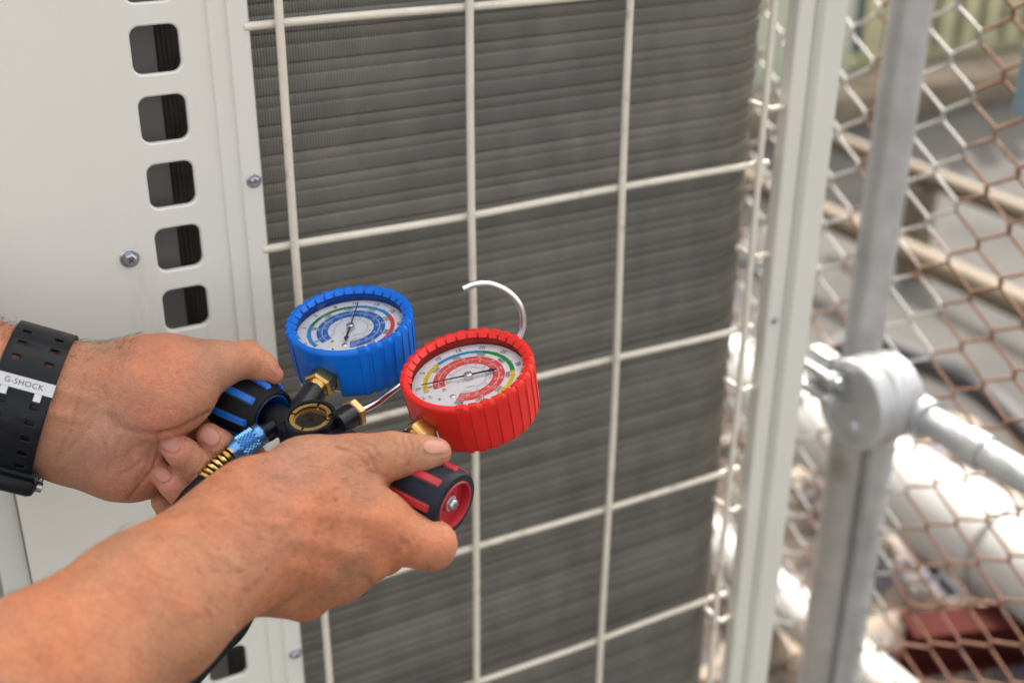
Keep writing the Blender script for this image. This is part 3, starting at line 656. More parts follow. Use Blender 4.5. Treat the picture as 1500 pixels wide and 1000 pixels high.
    # needle: thin tip at needle_deg, arrow tail opposite
    R1, R2 = RD * 0.84, RD * 0.52
    zn, zt_ = -0.0062, -0.0057
    P = [(R1, 0), (R1 * 0.98, 0.00018), (0.004, 0.00042), (0.0, 0.0011), (-0.004, 0.0006), (-R2 * 0.72, 0.00065), (-R2 * 0.74, 0.0016), (-R2, 0.0), (-R2 * 0.74, -0.0016), (-R2 * 0.72, -0.00065), (-0.004, -0.0006), (0.0, -0.0011), (0.004, -0.00042), (R1 * 0.98, -0.00018)]
    n = len(P); V = [(x, y, zn) for x, y in P] + [(x, y, zt_) for x, y in P]; F = [tuple(range(n)), tuple(range(n, 2 * n))] + [(i, (i + 1) % n, n + (i + 1) % n, n + i) for i in range(n)]
    sub('needle', xf((V, F), rotz(loc(needle_deg))), M['needle'], smooth=False)
    sub('needle_hub', rev([(0.0026, -0.0080), (0.0026, -0.0055), (0.0024, -0.0050), (0.0017, -0.0047), (0.0015, -0.0043), (0.0, -0.0042)], 28), M['steel'])
    gap = a_start + (360 + a_end - a_start) / 2
    for rr, dg, s, mm in ((0.50, gap - 14, 0.0011, 'brass'), (0.55, gap + 16, 0.0017, 'steel'), (0.72, gap + 1, 0.0008, 'steel')):
        a = loc(dg); sub('dial_screw', xf(rev([(s, 0), (s, 0.0004), (s * 0.6, 0.0008), (0, 0.0009)], 16), trans(rr * RD * math.cos(a), rr * RD * math.sin(a), -0.0084)), M[mm])
        if s > 0.001: sub('screw_slot', xf(box(-s * 0.8, s * 0.8, -s * 0.13, s * 0.13, 0.00085, 0.00098), trans(rr * RD * math.cos(a), rr * RD * math.sin(a), -0.0084) @ rotz(0.6)), M['dark'])
    return boot
def stem(G, L0=0.078):
    """brass nut + black branch tube from the boot to the valve body"""
    c = G[:3, 3] - G[:3, 2] * 0.0205; y = -G[:3, 1]
    nut = axisframe(c + y * 0.0375, y, G[:3, 2])
    st = mk('stem_nut', *rev([(0, 0), (0.0094, 0), (0.0094, 0.0085), (0.0082, 0.0100), (0.0064, 0.0102), (0.0060, 0.0135), (0, 0.0135)], 6), M['brass'], ms, nut, sharp=25)
    mk('stem_thread', *rev([(0.0066, 0.0095), (0.0068, 0.0105), (0.0060, 0.0112), (0.0066, 0.0120), (0.0058, 0.0128), (0.0066, 0.0138), (0.0, 0.0140)], 28), M['brass'], ms, nut)
    # project the end on to the body axis
    s = c + y * 0.0505; e = c + y * L0
    q = A0 + ax * ((e - A0) @ ax)
    d = q - s; d_ = d / np.linalg.norm(d); fr = axisframe(s, d_)
    ln = np.linalg.norm(d)
    mk('branch_tube', *rev([(0, -0.0005), (0.0060, -0.0005), (0.0075, 0.0008), (0.0078, 0.003), (0.0078, ln * 0.8), (0.0082, ln), (0, ln)], 36), M['anod'], ms, fr)
    return q
st = lambda v: 179 - 5.85 * v
build_gauge(GR, 'red', M['red_rub'], [('p_yellow', 190, 128), ('p_cyan', 128, 64.5), ('p_green', 64.5, -5), ('p_yellow', -5, -54)], None, 190, 190, -118, 179, 37.5, M['p_red'],
            [('0', 179), ('5', 150), ('10', 121), ('15', 95), ('20', 67), ('25', 38), ('30', 6), ('35', -24), ('40', -50), ('45', -78), ('50', -103)],
            [('0', 181), ('100', 140), ('200', 102), ('300', 64), ('400', 26), ('500', -12), ('600', -48), ('700', -80), ('800', -112)])
build_gauge(GB, 'blue', M['blue_rub'], [('p_cyan', 210, 154), ('p_green', 154, 84), ('p_cyan', 84, 19), ('p_red', 19, -46)], None, 210, 210, -97, 74, 57.0, M['p_blue'],
            [('0', 196), ('3', 160), ('5', 132), ('8', 104), ('10', 80), ('13', 52), ('15', 24), ('18', -6), ('20', -36)],
            [('0', 200), ('50', 162), ('100', 124), ('150', 88), ('200', 50), ('250', 12), ('300', -26), ('350', -62)])
stem(GR); stem(GB)
_c = GR[:3, 3] - GR[:3, 2] * 0.0205; _y = -GR[:3, 1]
mk('thread_tape', *rev([(0.0070, 0.0100), (0.0073, 0.0104), (0.0071, 0.0135), (0.0066, 0.0140)], 24, 0.5, 4.4), M['p_white'], ms, axisframe(_c + _y * 0.0378, _y, GR[:3, 2]))
# valve body
def mmk(name, VF, m, fr=None, **k): return mk(name, VF[0], VF[1], m, ms, MF if fr is None else MF @ fr, **k)
XZ = np.array([[0, 0, 1, 0], [0, 1, 0, 0], [-1, 0, 0, 0], [0, 0, 0, 1.0]])   # local z -> +x
body = rev([(0, -0.030), (0.0068, -0.030), (0.0072, -0.016), (0.0088, -0.013), (0.0092, -0.010), (0.0096, 0.004), (0.0098, 0.052), (0.0092, 0.070), (0.0080, 0.074), (0.0070, 0.086), (0, 0.086)], 40)
vb = mmk('valve_body', body, M['anod'], XZ)
SX = 0.0165
mmk('body_block', box(0.000, 0.046, -0.0115, 0.0115, -0.011, 0.0085, 0.003), M['anod'], trans(0, 0, 0))
sg = mmk('sight_glass_housing', rev([(0, -0.004), (0.0150, -0.004), (0.0152, 0.0120), (0.0146, 0.0135), (0.0128, 0.0135), (0.0126, 0.0118)], 56), M['anod'], trans(SX, 0.002, 0.0))
# slotted brass ring: four segments
for k in range(4):
    a0 = k * math.pi / 2 + 0.38; pr = [(0.0096, 0.0128), (0.0120, 0.0128), (0.0122, 0.0124), (0.0122, 0.0100), (0.0096, 0.0100), (0.0096, 0.0128)]
    V, F = rev(pr, 14, a0, a0 + math.pi / 2 - 0.14); F = list(F) + [(0, 1, 2, 3, 4), tuple(14 * 6 + i for i in range(5))]
    mmk('ring_segment', (V, F), M['brass'], trans(SX, 0.002, 0))
mmk('ring_base', rev([(0.0126, 0.0104), (0.0094, 0.0104), (0.0092, 0.0050), (0.0085, 0.0040)], 48), M['brass_dull'], trans(SX, 0.002, 0))
mmk('sight_glass', rev([(0.0096, 0.0052), (0.0070, 0.0062), (0.0035, 0.0068), (0, 0.0070)], 40), M['lens'], trans(SX, 0.002, 0))
mmk('sight_well', rev([(0.0094, 0.0045), (0.0078, 0.0020), (0.0060, 0.0020), (0.0056, 0.0010), (0, 0.0010)], 40), M['navy'], trans(SX, 0.002, 0))
# knobs
def knob(x0, sgn, nm, rub, acc, lab):
    """x0: inner end on the body axis, sgn: outward direction"""
    kf = MF @ frame((x0, 0, 0), (0, 1, 0) if sgn > 0 else (0, -1, 0), (0, 0, 1), (sgn, 0, 0)) @ np.diag([1.07, 1.07, 1.03, 1.0])
    L_ = 0.0385
    pr = [(0.0128, 0.004), (0.0128, 0.0005), (0.0140, 0.0), (0.0152, 0.0006), (0.0158, 0.003), (0.0170, 0.016), (0.0175, 0.026), (0.0176, 0.034), (0.0172, 0.0370), (0.0162, 0.0385), (0.0130, 0.0387), (0.0127, 0.0378)]
    kb = mk(nm, *rev(pr, 64), rub, ms, kf); tag(kb, lab)
    mk('knob_liner', *rev([(0.0128, 0.0008), (0.0124, 0.0005), (0.0120, 0.0008), (0.0118, 0.016), (0, 0.016)], 48), acc, kb, kf)
    mk('knob_cap', *rev([(0.0130, 0.0386), (0.0126, 0.0392), (0.0118, 0.0390), (0.0114, 0.0372), (0.0110, 0.0345), (0.0050, 0.0343), (0.0046, 0.0354), (0, 0.0354)], 56), acc, kb, kf)
    mk('knob_washer', *rev([(0.0042, 0.0354), (0.0042, 0.0362), (0.0036, 0.0364), (0, 0.0364)], 28), M['steel'], kb, kf)
    mk('knob_screw', *rev([(0.0032, 0.0364), (0.0031, 0.0378), (0.0024, 0.0388), (0.0012, 0.0392), (0, 0.0393)], 28), M['zinc'], kb, kf)
    mk('screw_slot', *xf(cross(0.0018, 0.0391), rotz(0.5)), M['dark'], kb, kf)
    # raised strips
    rs = [(0.0156, 0.0045), (0.0176, 0.0055), (0.0186, 0.016), (0.0190, 0.026), (0.0187, 0.0338), (0.0166, 0.0352)]
    hw = 0.0019; V = []; n = len(rs)
    for r, z in rs:
        for y, dr in ((-hw, -0.002), (-hw, -0.0003), (-hw * 0.8, 0), (hw * 0.8, 0), (hw, -0.0003), (hw, -0.002)): V.append((r + dr, y, z))
    F = [(i * 6 + j, i * 6 + j + 1, i * 6 + 7 + j, i * 6 + 6 + j) for i in range(n - 1) for j in range(5)] + [tuple(range(6)), tuple((n - 1) * 6 + j for j in range(6))]
    Lm = np.linalg.inv(MF) @ kf
    me = bpy.data.meshes.new('grip_strip'); me.from_pydata(V, [], F); me.update()
    for p in me.polygons: p.use_smooth = False
    me.materials.append(acc); me2 = me
    for k in range(8):
        o = bpy.data.objects.new('grip_strip', me2); C.objects.link(o); o.parent = kb; o.matrix_local = Matrix((Lm @ rotz(k * math.pi / 4 + 0.30)).tolist())
    # dark slots beside the strips
    V = []
    for r, z in rs:
        for y in (-hw - 0.0007, hw + 0.0007): V.append((r - 0.0013, y, z))
    F = [(2 * i, 2 * i + 1, 2 * i + 3, 2 * i + 2) for i in range(n - 1)]
    me3 = bpy.data.meshes.new('strip_slot'); me3.from_pydata(V, [], F); me3.update(); me3.materials.append(M['dark'])
    for k in range(8):
        o = bpy.data.objects.new('strip_slot', me3); C.objects.link(o); o.parent = kb; o.matrix_local = Matrix((Lm @ rotz(k * math.pi / 4 + 0.30)).tolist())
    return kf
knob(AL - 0.0400, 1, 'valve_knob', M['navy'], M['red_pl'], 'black valve knob with dark red strips and red end cap')
knob(-0.0135, -1, 'valve_knob', M['rubber'], M['blue_pl'], 'black valve knob with blue strips gripped by the left hand')
# hook arm: black boss, brass hex nut, steel rod bent into a hook
b0 = WP(492, 622, 0.712); b1 = WP(516, 607, 0.722)
hd = b1 - b0; hd /= np.linalg.norm(hd)
mk('hook_boss', *tube([b0, b1], 0.0072, 28), M['anod'], ms)
hn = axisframe(b1 - hd * 0.001, hd)
mk('hook_nut', *rev([(0, 0), (0.0080, 0), (0.0088, 0.0008), (0.0088, 0.0042), (0.0080, 0.005), (0, 0.005)], 6), M['brass_dull'], ms, hn, sharp=25)
hp = spline([b1, WP(548, 592, 0.735), WP(580, 568, 0.757), WP(630, 534, 0.790), WP(688, 532, 0.812), WP(738, 522, 0.822), WP(763, 487, 0.822), WP(764, 455, 0.818), WP(748, 431, 0.813), WP(722, 417, 0.808), WP(697, 416, 0.803), WP(677, 423, 0.800)], 10)
mk('hanging_hook', *tube(hp, 0.0023, 16), M['steel'], ms)
# service hose: knurled coupling, spring guard, hose
c0 = WP(399, 624, 0.724); c1 = WP(338, 664, 0.716)
hz = thing('service_hose', 'black charging hose with blue knurled coupling and brass spring behind the right forearm', 'hose', axisframe(c0, c1 - c0))
cdv = c1 - c0; cl = np.linalg.norm(cdv); cdv /= cl; cfr = axisframe(c0, cdv)
mk('hose_port', *rev([(0, -0.002), (0.0042, -0.002), (0.0042, 0.004), (0.0050, 0.0045), (0.0050, 0.0065), (0, 0.0065)], 28), M['anod'], hz, cfr)
mk('coupling', *rev([(0, 0.0062), (0.0058, 0.0062), (0.0066, 0.007), (0.0068, 0.0100), (0.0064, 0.0104), (0.0062, 0.0108), (0.0062, cl - 0.0062), (0.0066, cl - 0.0058), (0.0066, cl - 0.0035), (0.0058, cl - 0.0008), (0.0045, cl), (0, cl)], 40), M['blue_al'], hz, cfr)
# knurl pyramids (real relief)
kn = []
zz0, zz1, nz, na = 0.0110, cl - 0.0064, 8, 18
for i in range(nz):
    for j in range(na):
        a = (j + 0.5 * (i % 2)) * 2 * math.pi / na; z = zz0 + (zz1 - zz0) * (i + 0.5) / nz; dz = (zz1 - zz0) / nz; da = math.pi / na
        P = lambda r, aa, z_: (r * math.cos(aa), r * math.sin(aa), z_)
        V = [P(0.0061, a - da, z), P(0.0061, a, z - dz), P(0.0061, a + da, z), P(0.0061, a, z + dz), P(0.0072, a, z)]
        kn.append((V, [(0, 1, 4), (1, 2, 4), (2, 3, 4), (3, 0, 4)]))
tag(mk('knurl', *join(*kn), M['blue_al'], hz, cfr, smooth=False), kind='stuff')
hose_pts = spline([c1 - cdv * 0.003, WP(318, 682, 0.712), WP(296, 706, 0.708), WP(272, 730, 0.705), WP(262, 760, 0.70), WP(300, 830, 0.69), WP(362, 872, 0.674), WP(354, 916, 0.664), WP(314, 960, 0.656), WP(264, 1018, 0.650), WP(190, 1120, 0.66), WP(150, 1300, 0.70), WP(160, 1500, 0.75)], 14)
mk('hose_tube', *tube(hose_pts, [0.0034] * 26 + [0.0042] * (len(hose_pts) - 26), 16), M['rubber'], hz)
# spring round the first stretch of hose
sp = []; hp2 = hose_pts[0:40]; turns = 7
for i in range(turns * 16 + 1):
    t_ = i / (turns * 16) * 25; k = int(t_); f_ = t_ - k; p = hp2[k] * (1 - f_) + hp2[k + 1] * f_; d = hp2[k + 1] - hp2[k]; d /= np.linalg.norm(d)
    x_ = np.cross(d, [0, 0, 1.0]); x_ /= np.linalg.norm(x_); y_ = np.cross(d, x_); a = 2 * math.pi * i / 16
    sp.append(p + 0.0046 * (math.cos(a) * x_ + math.sin(a) * y_))
mk('spring_guard', *tube(sp, 0.0013, 8), M['brass'], hz)

# ================================================================== ARMS (signed distance modelling)
def R_(px, d): return px * d / FPX
class Sdf:
    def __init__(s): s.pr = []; s.g = 0; s.gk = {0: 0.0}
    def group(s, k): s.g += 1; s.gk[s.g] = k
    def cap(s, a, ra, b=None, rb=None, k=0.008, flat=1.0, fdir=(0, 0, 1.0)):
        """a,b = (px,py,depth); ra,rb in photo pixels"""
        if b is None: b = (a[0] + 0.01, a[1], a[2]); rb = ra
        s.pr.append((K(*a), K(*b), R_(ra, a[2]), R_(rb, b[2]), k, flat, np.asarray(fdir, float) / np.linalg.norm(fdir), s.g))
    def chain(s, pts, k=0.006, flat=1.0, fdir=(0, 0, 1.0)):
        for (a, b) in zip(pts[:-1], pts[1:]): s.cap(a[:3], a[3], b[:3], b[3], k, flat, fdir)
    def mesh(s, h):
        lo = np.min([np.minimum(p[0], p[1]) - max(p[2], p[3]) for p in s.pr], 0) - 4 * h
        hi = np.max([np.maximum(p[0], p[1]) + max(p[2], p[3]) for p in s.pr], 0) + 4 * h
        dim = np.ceil((hi - lo) / h).astype(int) + 1
        T = np.full(dim, 0.05, np.float32)
        for gi in range(s.g + 1):
            gp = [p for p in s.pr if p[7] == gi]
            if not gp: continue
            F = np.full(dim, 0.05, np.float32); blo = dim.copy(); bhi = np.zeros(3, int)
            for (a, b, ra, rb, k, flat, fd, _) in gp:
                m_ = max(ra, rb) + k + 3 * h + s.gk[gi]
                i0 = np.maximum(((np.minimum(a, b) - m_ - lo) / h).astype(int), 0); i1 = np.minimum(((np.maximum(a, b) + m_ - lo) / h).astype(int) + 2, dim)
                blo = np.minimum(blo, i0); bhi = np.maximum(bhi, i1)
                g = [lo[i] + h * np.arange(i0[i], i1[i], dtype=np.float32) for i in range(3)]
                X = g[0][:, None, None] - a[0]; Y_ = g[1][None, :, None] - a[1]; Z_ = g[2][None, None, :] - a[2]
                ba = b - a; L2 = ba @ ba + 1e-12
                t_ = np.clip((X * ba[0] + Y_ * ba[1] + Z_ * ba[2]) / L2, 0, 1)
                qx, qy, qz = X - t_ * ba[0], Y_ - t_ * ba[1], Z_ - t_ * ba[2]
                d2 = qx * qx + qy * qy + qz * qz
                if flat != 1.0:
                    w_ = qx * fd[0] + qy * fd[1] + qz * fd[2]
                    d2 = d2 + (flat * flat - 1) * w_ * w_
                d = np.sqrt(d2) - (ra + (rb - ra) * t_)
                sl_ = tuple(slice(i0[i], i1[i]) for i in range(3)); f_ = F[sl_]
                hh = np.maximum(k - np.abs(f_ - d), 0) / k
                F[sl_] = np.minimum(f_, d) - hh * hh * k * 0.25
            sl_ = tuple(slice(blo[i], bhi[i]) for i in range(3)); f_ = T[sl_]; d = F[sl_]
            if gi == 0: T[sl_] = d
            else:
                k = s.gk[gi]; hh = np.maximum(k - np.abs(f_ - d), 0) / k; T[sl_] = np.minimum(f_, d) - hh * hh * k * 0.25
        F = T
        return surfnet(F, lo, h)
def surfnet(F, lo, h):
    ins = F < 0; nx, ny, nz = F.shape
    c = [ins[i:nx - 1 + i, j:ny - 1 + j, k:nz - 1 + k] for i in (0, 1) for j in (0, 1) for k in (0, 1)]
    al = c[0].copy(); an = c[0].copy()
    for q in c[1:]: al &= q; an |= q
    act = an & ~al
    I = np.argwhere(act); idx = np.full(act.shape, -1, np.int32); idx[tuple(I.T)] = np.arange(len(I))
    acc = np.zeros((len(I), 3)); cnt = np.zeros(len(I))
    offs = [(i, j, k) for i in (0, 1) for j in (0, 1) for k in (0, 1)]
    vals = {o: F[I[:, 0] + o[0], I[:, 1] + o[1], I[:, 2] + o[2]] for o in offs}
    for a in offs:
        for d in range(3):
            if a[d]: continue
            b = list(a); b[d] = 1; b = tuple(b); va, vb_ = vals[a], vals[b]; m_ = (va < 0) != (vb_ < 0)
            t_ = np.where(m_, va / np.where(m_, va - vb_, 1), 0)
            p = np.array(a, float)[None] + t_[:, None] * np.eye(3)[d][None]
            acc[m_] += p[m_]; cnt[m_] += 1
    V = lo + h * (I + acc / cnt[:, None])
    Fs = []
    for d in range(3):
        s0 = [slice(1, -1)] * 3; s0[d] = slice(0, -1); s1 = [slice(1, -1)] * 3; s1[d] = slice(1, None)
        A = ins[tuple(s0)]; B = ins[tuple(s1)]; E_ = np.argwhere(A != B)
        if not len(E_): continue
        sg_ = A[tuple(E_.T)]
        base = E_.copy()
        for q in range(3):
            if q != d: base[:, q] += 1
        e1, e2 = [(1, 2), (2, 0), (0, 1)][d]
        def ix(o1, o2):
            p = base.copy(); p[:, e1] -= o1; p[:, e2] -= o2; return idx[p[:, 0], p[:, 1], p[:, 2]]
        q = np.stack([ix(1, 1), ix(0, 1), ix(0, 0), ix(1, 0)], 1)
        q[~sg_] = q[~sg_][:, ::-1]; Fs.append(q)
    return V, np.concatenate(Fs)

def to_px(V): return np.stack([CX + FPX * V[:, 0] / -V[:, 2], CY - FPX * V[:, 1] / -V[:, 2]], 1)
def polydist(P, line):
    best = np.full(len(P), 1e9)
    for a, b in zip(line[:-1], line[1:]):
        a = np.array(a, float); b = np.array(b, float); ba = b - a; t_ = np.clip(((P - a) @ ba) / (ba @ ba), 0, 1)
        best = np.minimum(best, np.hypot(*(P - a - t_[:, None] * ba).T))
    return best
def vnormals(V, Fq):
    n = np.zeros_like(V); a, b, c, d = (V[Fq[:, i]] for i in range(4)); fn = np.cross(c - a, d - b)
    for i in range(4): np.add.at(n, Fq[:, i], fn)
    return n / (np.linalg.norm(n, axis=1, keepdims=True) + 1e-12)
def smoothstep(x, a, b): t_ = np.clip((x - a) / (b - a), 0, 1); return t_ * t_ * (3 - 2 * t_)

def finish_arm(name, V, Fq, lines, bumps, base, spots, parent, label):
    n = vnormals(V, Fq); front = n[:, 2] > 0.0
    P = to_px(V); disp = np.zeros(len(V))
    for ln, wd, dep in lines:
        d = polydist(P, ln); disp -= np.where(front, dep * np.exp(-(d / wd) ** 2), 0) * 0.001
    for (c, rad, amt) in bumps:
        if isinstance(c, list): d = polydist(P, c)
        else: d = np.hypot(P[:, 0] - c[0], P[:, 1] - c[1])
        disp += np.where(front, amt * np.exp(-(d / rad) ** 2), 0) * 0.001
    V = V + n * disp[:, None]
    col = np.tile(np.array(base, float), (len(V), 1))
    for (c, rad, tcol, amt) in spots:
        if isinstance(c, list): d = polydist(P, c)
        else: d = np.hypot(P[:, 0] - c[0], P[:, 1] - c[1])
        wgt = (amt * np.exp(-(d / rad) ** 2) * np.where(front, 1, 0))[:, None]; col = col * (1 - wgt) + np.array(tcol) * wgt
    Wd = V @ RC.T + HC
    Lc = tm(np.linalg.inv(FR[rootof(parent).name]), Wd)
    me = bpy.data.meshes.new(name); me.vertices.add(len(V)); me.vertices.foreach_set('co', Lc.astype(np.float32).ravel())
    me.loops.add(Fq.size); me.loops.foreach_set('vertex_index', Fq.astype(np.int32).ravel())
    me.polygons.add(len(Fq)); me.polygons.foreach_set('loop_start', np.arange(0, Fq.size, 4, dtype=np.int32)); me.polygons.foreach_set('loop_total', np.full(len(Fq), 4, np.int32))
    me.update(calc_edges=True); me.polygons.foreach_set('use_smooth', np.ones(len(Fq), bool))
    at = me.color_attributes.new('skin_tone', 'FLOAT_COLOR', 'POINT'); at.data.foreach_set('color', np.concatenate([col, np.ones((len(V), 1))], 1).astype(np.float32).ravel())
    me.materials.append(M['skin']); o = bpy.data.objects.new(name, me); C.objects.link(o); o.parent = parent; tag(o, label)
    return o, BVHTree.FromPolygons([Vector(v) for v in V], Fq.tolist()), V, vnormals(V, Fq)

def nail(bvh, c, ang, ln, wd, parent, lift=0.0004):
    """plate laid on the fingertip; c pixel centre, ang direction of the tip on screen (deg, y down), sizes in px"""
    a = math.radians(ang); dx = np.array([math.cos(a), math.sin(a)]); dy = np.array([-dx[1], dx[0]])
    nu, nv = 18, 14; V = []; ok = True
    for i in range(nu + 1):
        s = -1 + 2 * i / nu
        wl = wd * (1 - 0.10 * (s < 0) * abs(s)) * (1 - max(0, (abs(s) - 0.55) / 0.45) ** 2.6 * (0.35 if s > 0 else 0.55)) ** 1
        for j in range(nv + 1):
            t_ = -1 + 2 * j / nv
            sh = s * ln / 2 * (1 - 0.22 * t_ * t_ * (1 if s > 0 else 1.5))
            q = np.array(c) + dx * sh + dy * t_ * wl / 2
            r = np.array([(q[0] - CX) / FPX, -(q[1] - CY) / FPX, -1.0]); r /= np.linalg.norm(r)
            hit = bvh.ray_cast(Vector((0, 0, 0)), Vector(r))
            if hit[0] is None: hp_ = np.array(V[-1][0]) if V else K(q[0], q[1], 0.7); nn = np.array([0, 0, 1.0])
            else: hp_ = np.array(hit[0]); nn = np.array(hit[1])
            edge = max(abs(t_), abs(s)) 
            V.append((hp_, nn, edge, s))
    P = np.array([v[0] for v in V]); Nn = np.array([v[1] for v in V]); E_ = np.array([v[2] for v in V]); Sx = np.array([v[3] for v in V])
    g = P.reshape(nu + 1, nv + 1, 3).copy()
    for _ in range(3):
        g2 = g.copy(); g2[1:-1, 1:-1] = (g[:-2, 1:-1] + g[2:, 1:-1] + g[1:-1, :-2] + g[1:-1, 2:] + 2 * g[1:-1, 1:-1]) / 6; g = g2
    P = g.reshape(-1, 3)
    av = Nn.mean(0); av /= np.linalg.norm(av)
    top = P + av * (lift * np.where(E_ > 0.99, -0.6, 1.0))[:, None]
    F = [(i * (nv + 1) + j, i * (nv + 1) + j + 1, (i + 1) * (nv + 1) + j + 1, (i + 1) * (nv + 1) + j) for i in range(nu) for j in range(nv)]
    mk('fingernail', [WC(p) for p in top], F, M['nail'], parent)

def hairs(V, n, parent, region, count, ln, curl, dirpx, rad=0.00007):
    P = to_px(V); x0, y0, x1, y1 = region
    cand = np.where((P[:, 0] > x0) & (P[:, 0] < x1) & (P[:, 1] > y0) & (P[:, 1] < y1) & (n[:, 2] > -0.25))[0]
    if not len(cand): return []
    out = []; dv = np.array([dirpx[0], -dirpx[1], 0.0]); dv /= np.linalg.norm(dv)
    for i in rng.choice(cand, count):
        p = V[i]; nn = n[i]; t_ = dv + 0.5 * (rng.random(3) - 0.5); t_ -= (t_ @ nn) * nn; t_ /= np.linalg.norm(t_) + 1e-9
        L_ = ln * (0.5 + rng.random()); s2 = np.cross(nn, t_) * (rng.random() - 0.5) * curl; pts = []
        for k in range(6):
            u_ = k / 5; pts.append(WC(p + t_ * L_ * u_ + nn * (L_ * (0.30 * u_ + 0.12 * math.sin(u_ * 3)) ) + s2 * L_ * u_ * u_ - nn * L_ * 0.3 * u_ * u_))
        out.append(tube(pts, [rad, rad, rad * 0.9, rad * 0.7, rad * 0.5, rad * 0.2], 3, False))
    return out

person = thing('person', 'technician reaching in from the left with bare arms to hold the gauges', 'person', frame(WP(40, 800, 0.66)))

def nring(c, ang, ln, wd):
    a = math.radians(ang); dx = np.array([math.cos(a), math.sin(a)]); dy = np.array([-dx[1], dx[0]]); out = []
    for k in range(17):
        t_ = math.radians(50 + 260 * k / 16); out.append(tuple(np.array(c) + dx * math.cos(t_) * ln * 0.56 + dy * math.sin(t_) * wd * 0.58))
    return out
LNAILS = [((308, 639), 218, 33, 27), ((250, 650), 206, 33, 25), ((239, 695), 214, 27, 23)]
RNAILS = [((639, 652), -8, 43, 27)]
# ---- left arm (palm towards us)
s = Sdf()
s.chain([(-420, 470, 0.69, 128), (-160, 537, 0.70, 111), (-30, 570, 0.705, 97), (60, 592, 0.714, 92), (140, 611, 0.722, 93)], k=0.012, flat=1.35)
# palm slab
s.cap((130, 610, 0.730), 88, (260, 650, 0.755), 66, k=0.014, flat=1.8)
s.cap((125, 585, 0.722), 66, (232, 572, 0.716), 74, k=0.018, flat=1.25)       # thenar
s.cap((215, 560, 0.716), 64, (262, 556, 0.722), 58, k=0.014, flat=1.15)
s.cap((100, 655, 0.725), 45, (196, 682, 0.728), 50, k=0.016, flat=1.2)        # hypothenar
s.cap((180, 680, 0.735), 50, (236, 700, 0.750), 30, k=0.012)
# thumb
s.chain([(258, 546, 0.720, 52), (312, 535, 0.727, 34), (361, 526, 0.733, 27)], k=0.007)
s.chain([(361, 526, 0.733, 27), (384, 538, 0.738, 21.5), (400, 549, 0.741, 15)], k=0.003)
# fingers: knuckle behind, over the middle joint, back to the tip
kf_ = 0.004; GK = 0.0012
s.group(GK); s.chain([(270, 615, 0.780, 30), (345, 640, 0.787, 25), (388, 700, 0.765, 23), (374, 708, 0.746, 22), (340, 674, 0.732, 21), (322, 652, 0.728, 21), (306, 638, 0.727, 19)], k=kf_)
s.group(GK); s.chain([(262, 645, 0.776, 30), (330, 690, 0.780, 25), (354, 740, 0.755, 24), (337, 718, 0.734, 23), (292, 684, 0.722, 22.5), (268, 664, 0.718, 22), (251, 650, 0.717, 19.5)], k=kf_)
s.group(GK); s.chain([(250, 675, 0.772, 29), (310, 735, 0.774, 24), (325, 782, 0.752, 23), (305, 760, 0.734, 22), (272, 727, 0.724, 21), (254, 708, 0.721, 20), (240, 696, 0.721, 17.5)], k=kf_)
s.group(GK); s.chain([(232, 695, 0.766, 26), (280, 765, 0.768, 20), (292, 795, 0.755, 20), (272, 776, 0.745, 19), (250, 750, 0.738, 17), (236, 735, 0.736, 14.5)], k=kf_)
V, Fq = s.mesh(0.00085)
lines = [  # palm and wrist creases
    ([(305, 606), (285, 618), (262, 630), (236, 636)], 5.0, 1.7), ([(236, 636), (205, 634), (175, 625), (160, 608)], 5.5, 0.8),
    ([(232, 640), (233, 660), (226, 684), (208, 707), (190, 729)], 3.4, 0.75),
    ([(224, 650), (214, 668), (196, 684), (178, 694)], 3.4, 0.32), ([(222, 662), (212, 688), (198, 708)], 3.4, 0.35), ([(178, 640), (170, 655), (168, 668)], 4.2, 0.22),
    ([(216, 646), (196, 655), (182, 668)], 3.0, 0.2), ([(150, 640), (160, 668), (158, 690)], 3.0, 0.15),
    ([(124, 545), (118, 575), (104, 630), (84, 668)], 5.0, 0.40), ([(142, 604), (134, 624), (108, 654), (84, 680)], 4.0, 0.5), ([(152, 572), (157, 598), (154, 618)], 4.0, 0.45),
    ([(298, 562), (288, 546), (284, 530)], 3.0, 0.30), ([(290, 570), (276, 552), (268, 534)], 3.0, 0.28), ([(282, 578), (262, 556), (252, 540)], 3.0, 0.24), ([(303, 552), (302, 538), (298, 526)], 3.0, 0.22),
    ([(246, 590), (226, 580), (205, 578)], 3.0, 0.15), ([(262, 600), (240, 600), (216, 605)], 3.0, 0.15),
    ([(365, 512), (358, 524), (352, 540)], 3.0, 0.35), ([(354, 508), (348, 522)], 2.6, 0.3),
    ([(338, 657), (330, 670), (323, 680)], 2.6, 0.40), ([(344, 664), (336, 677)], 2.4, 0.3), ([(300, 668), (290, 684), (282, 700)], 2.8, 0.40), ([(307, 674), (297, 690)], 2.6, 0.3),
    ([(274, 708), (266, 720), (260, 730)], 2.6, 0.35)] + [(nring(c, a, l, w), 2.0, 0.38) for c, a, l, w in LNAILS]
bumps = [((215, 560), 50, 1.2), ([(60, 560), (130, 585)], 9, 0.8), ([(50, 600), (120, 615)], 7, 0.7)]
PB = (0.385, 0.175, 0.102); palm = (0.475, 0.205, 0.150); dk = (0.17, 0.07, 0.04)
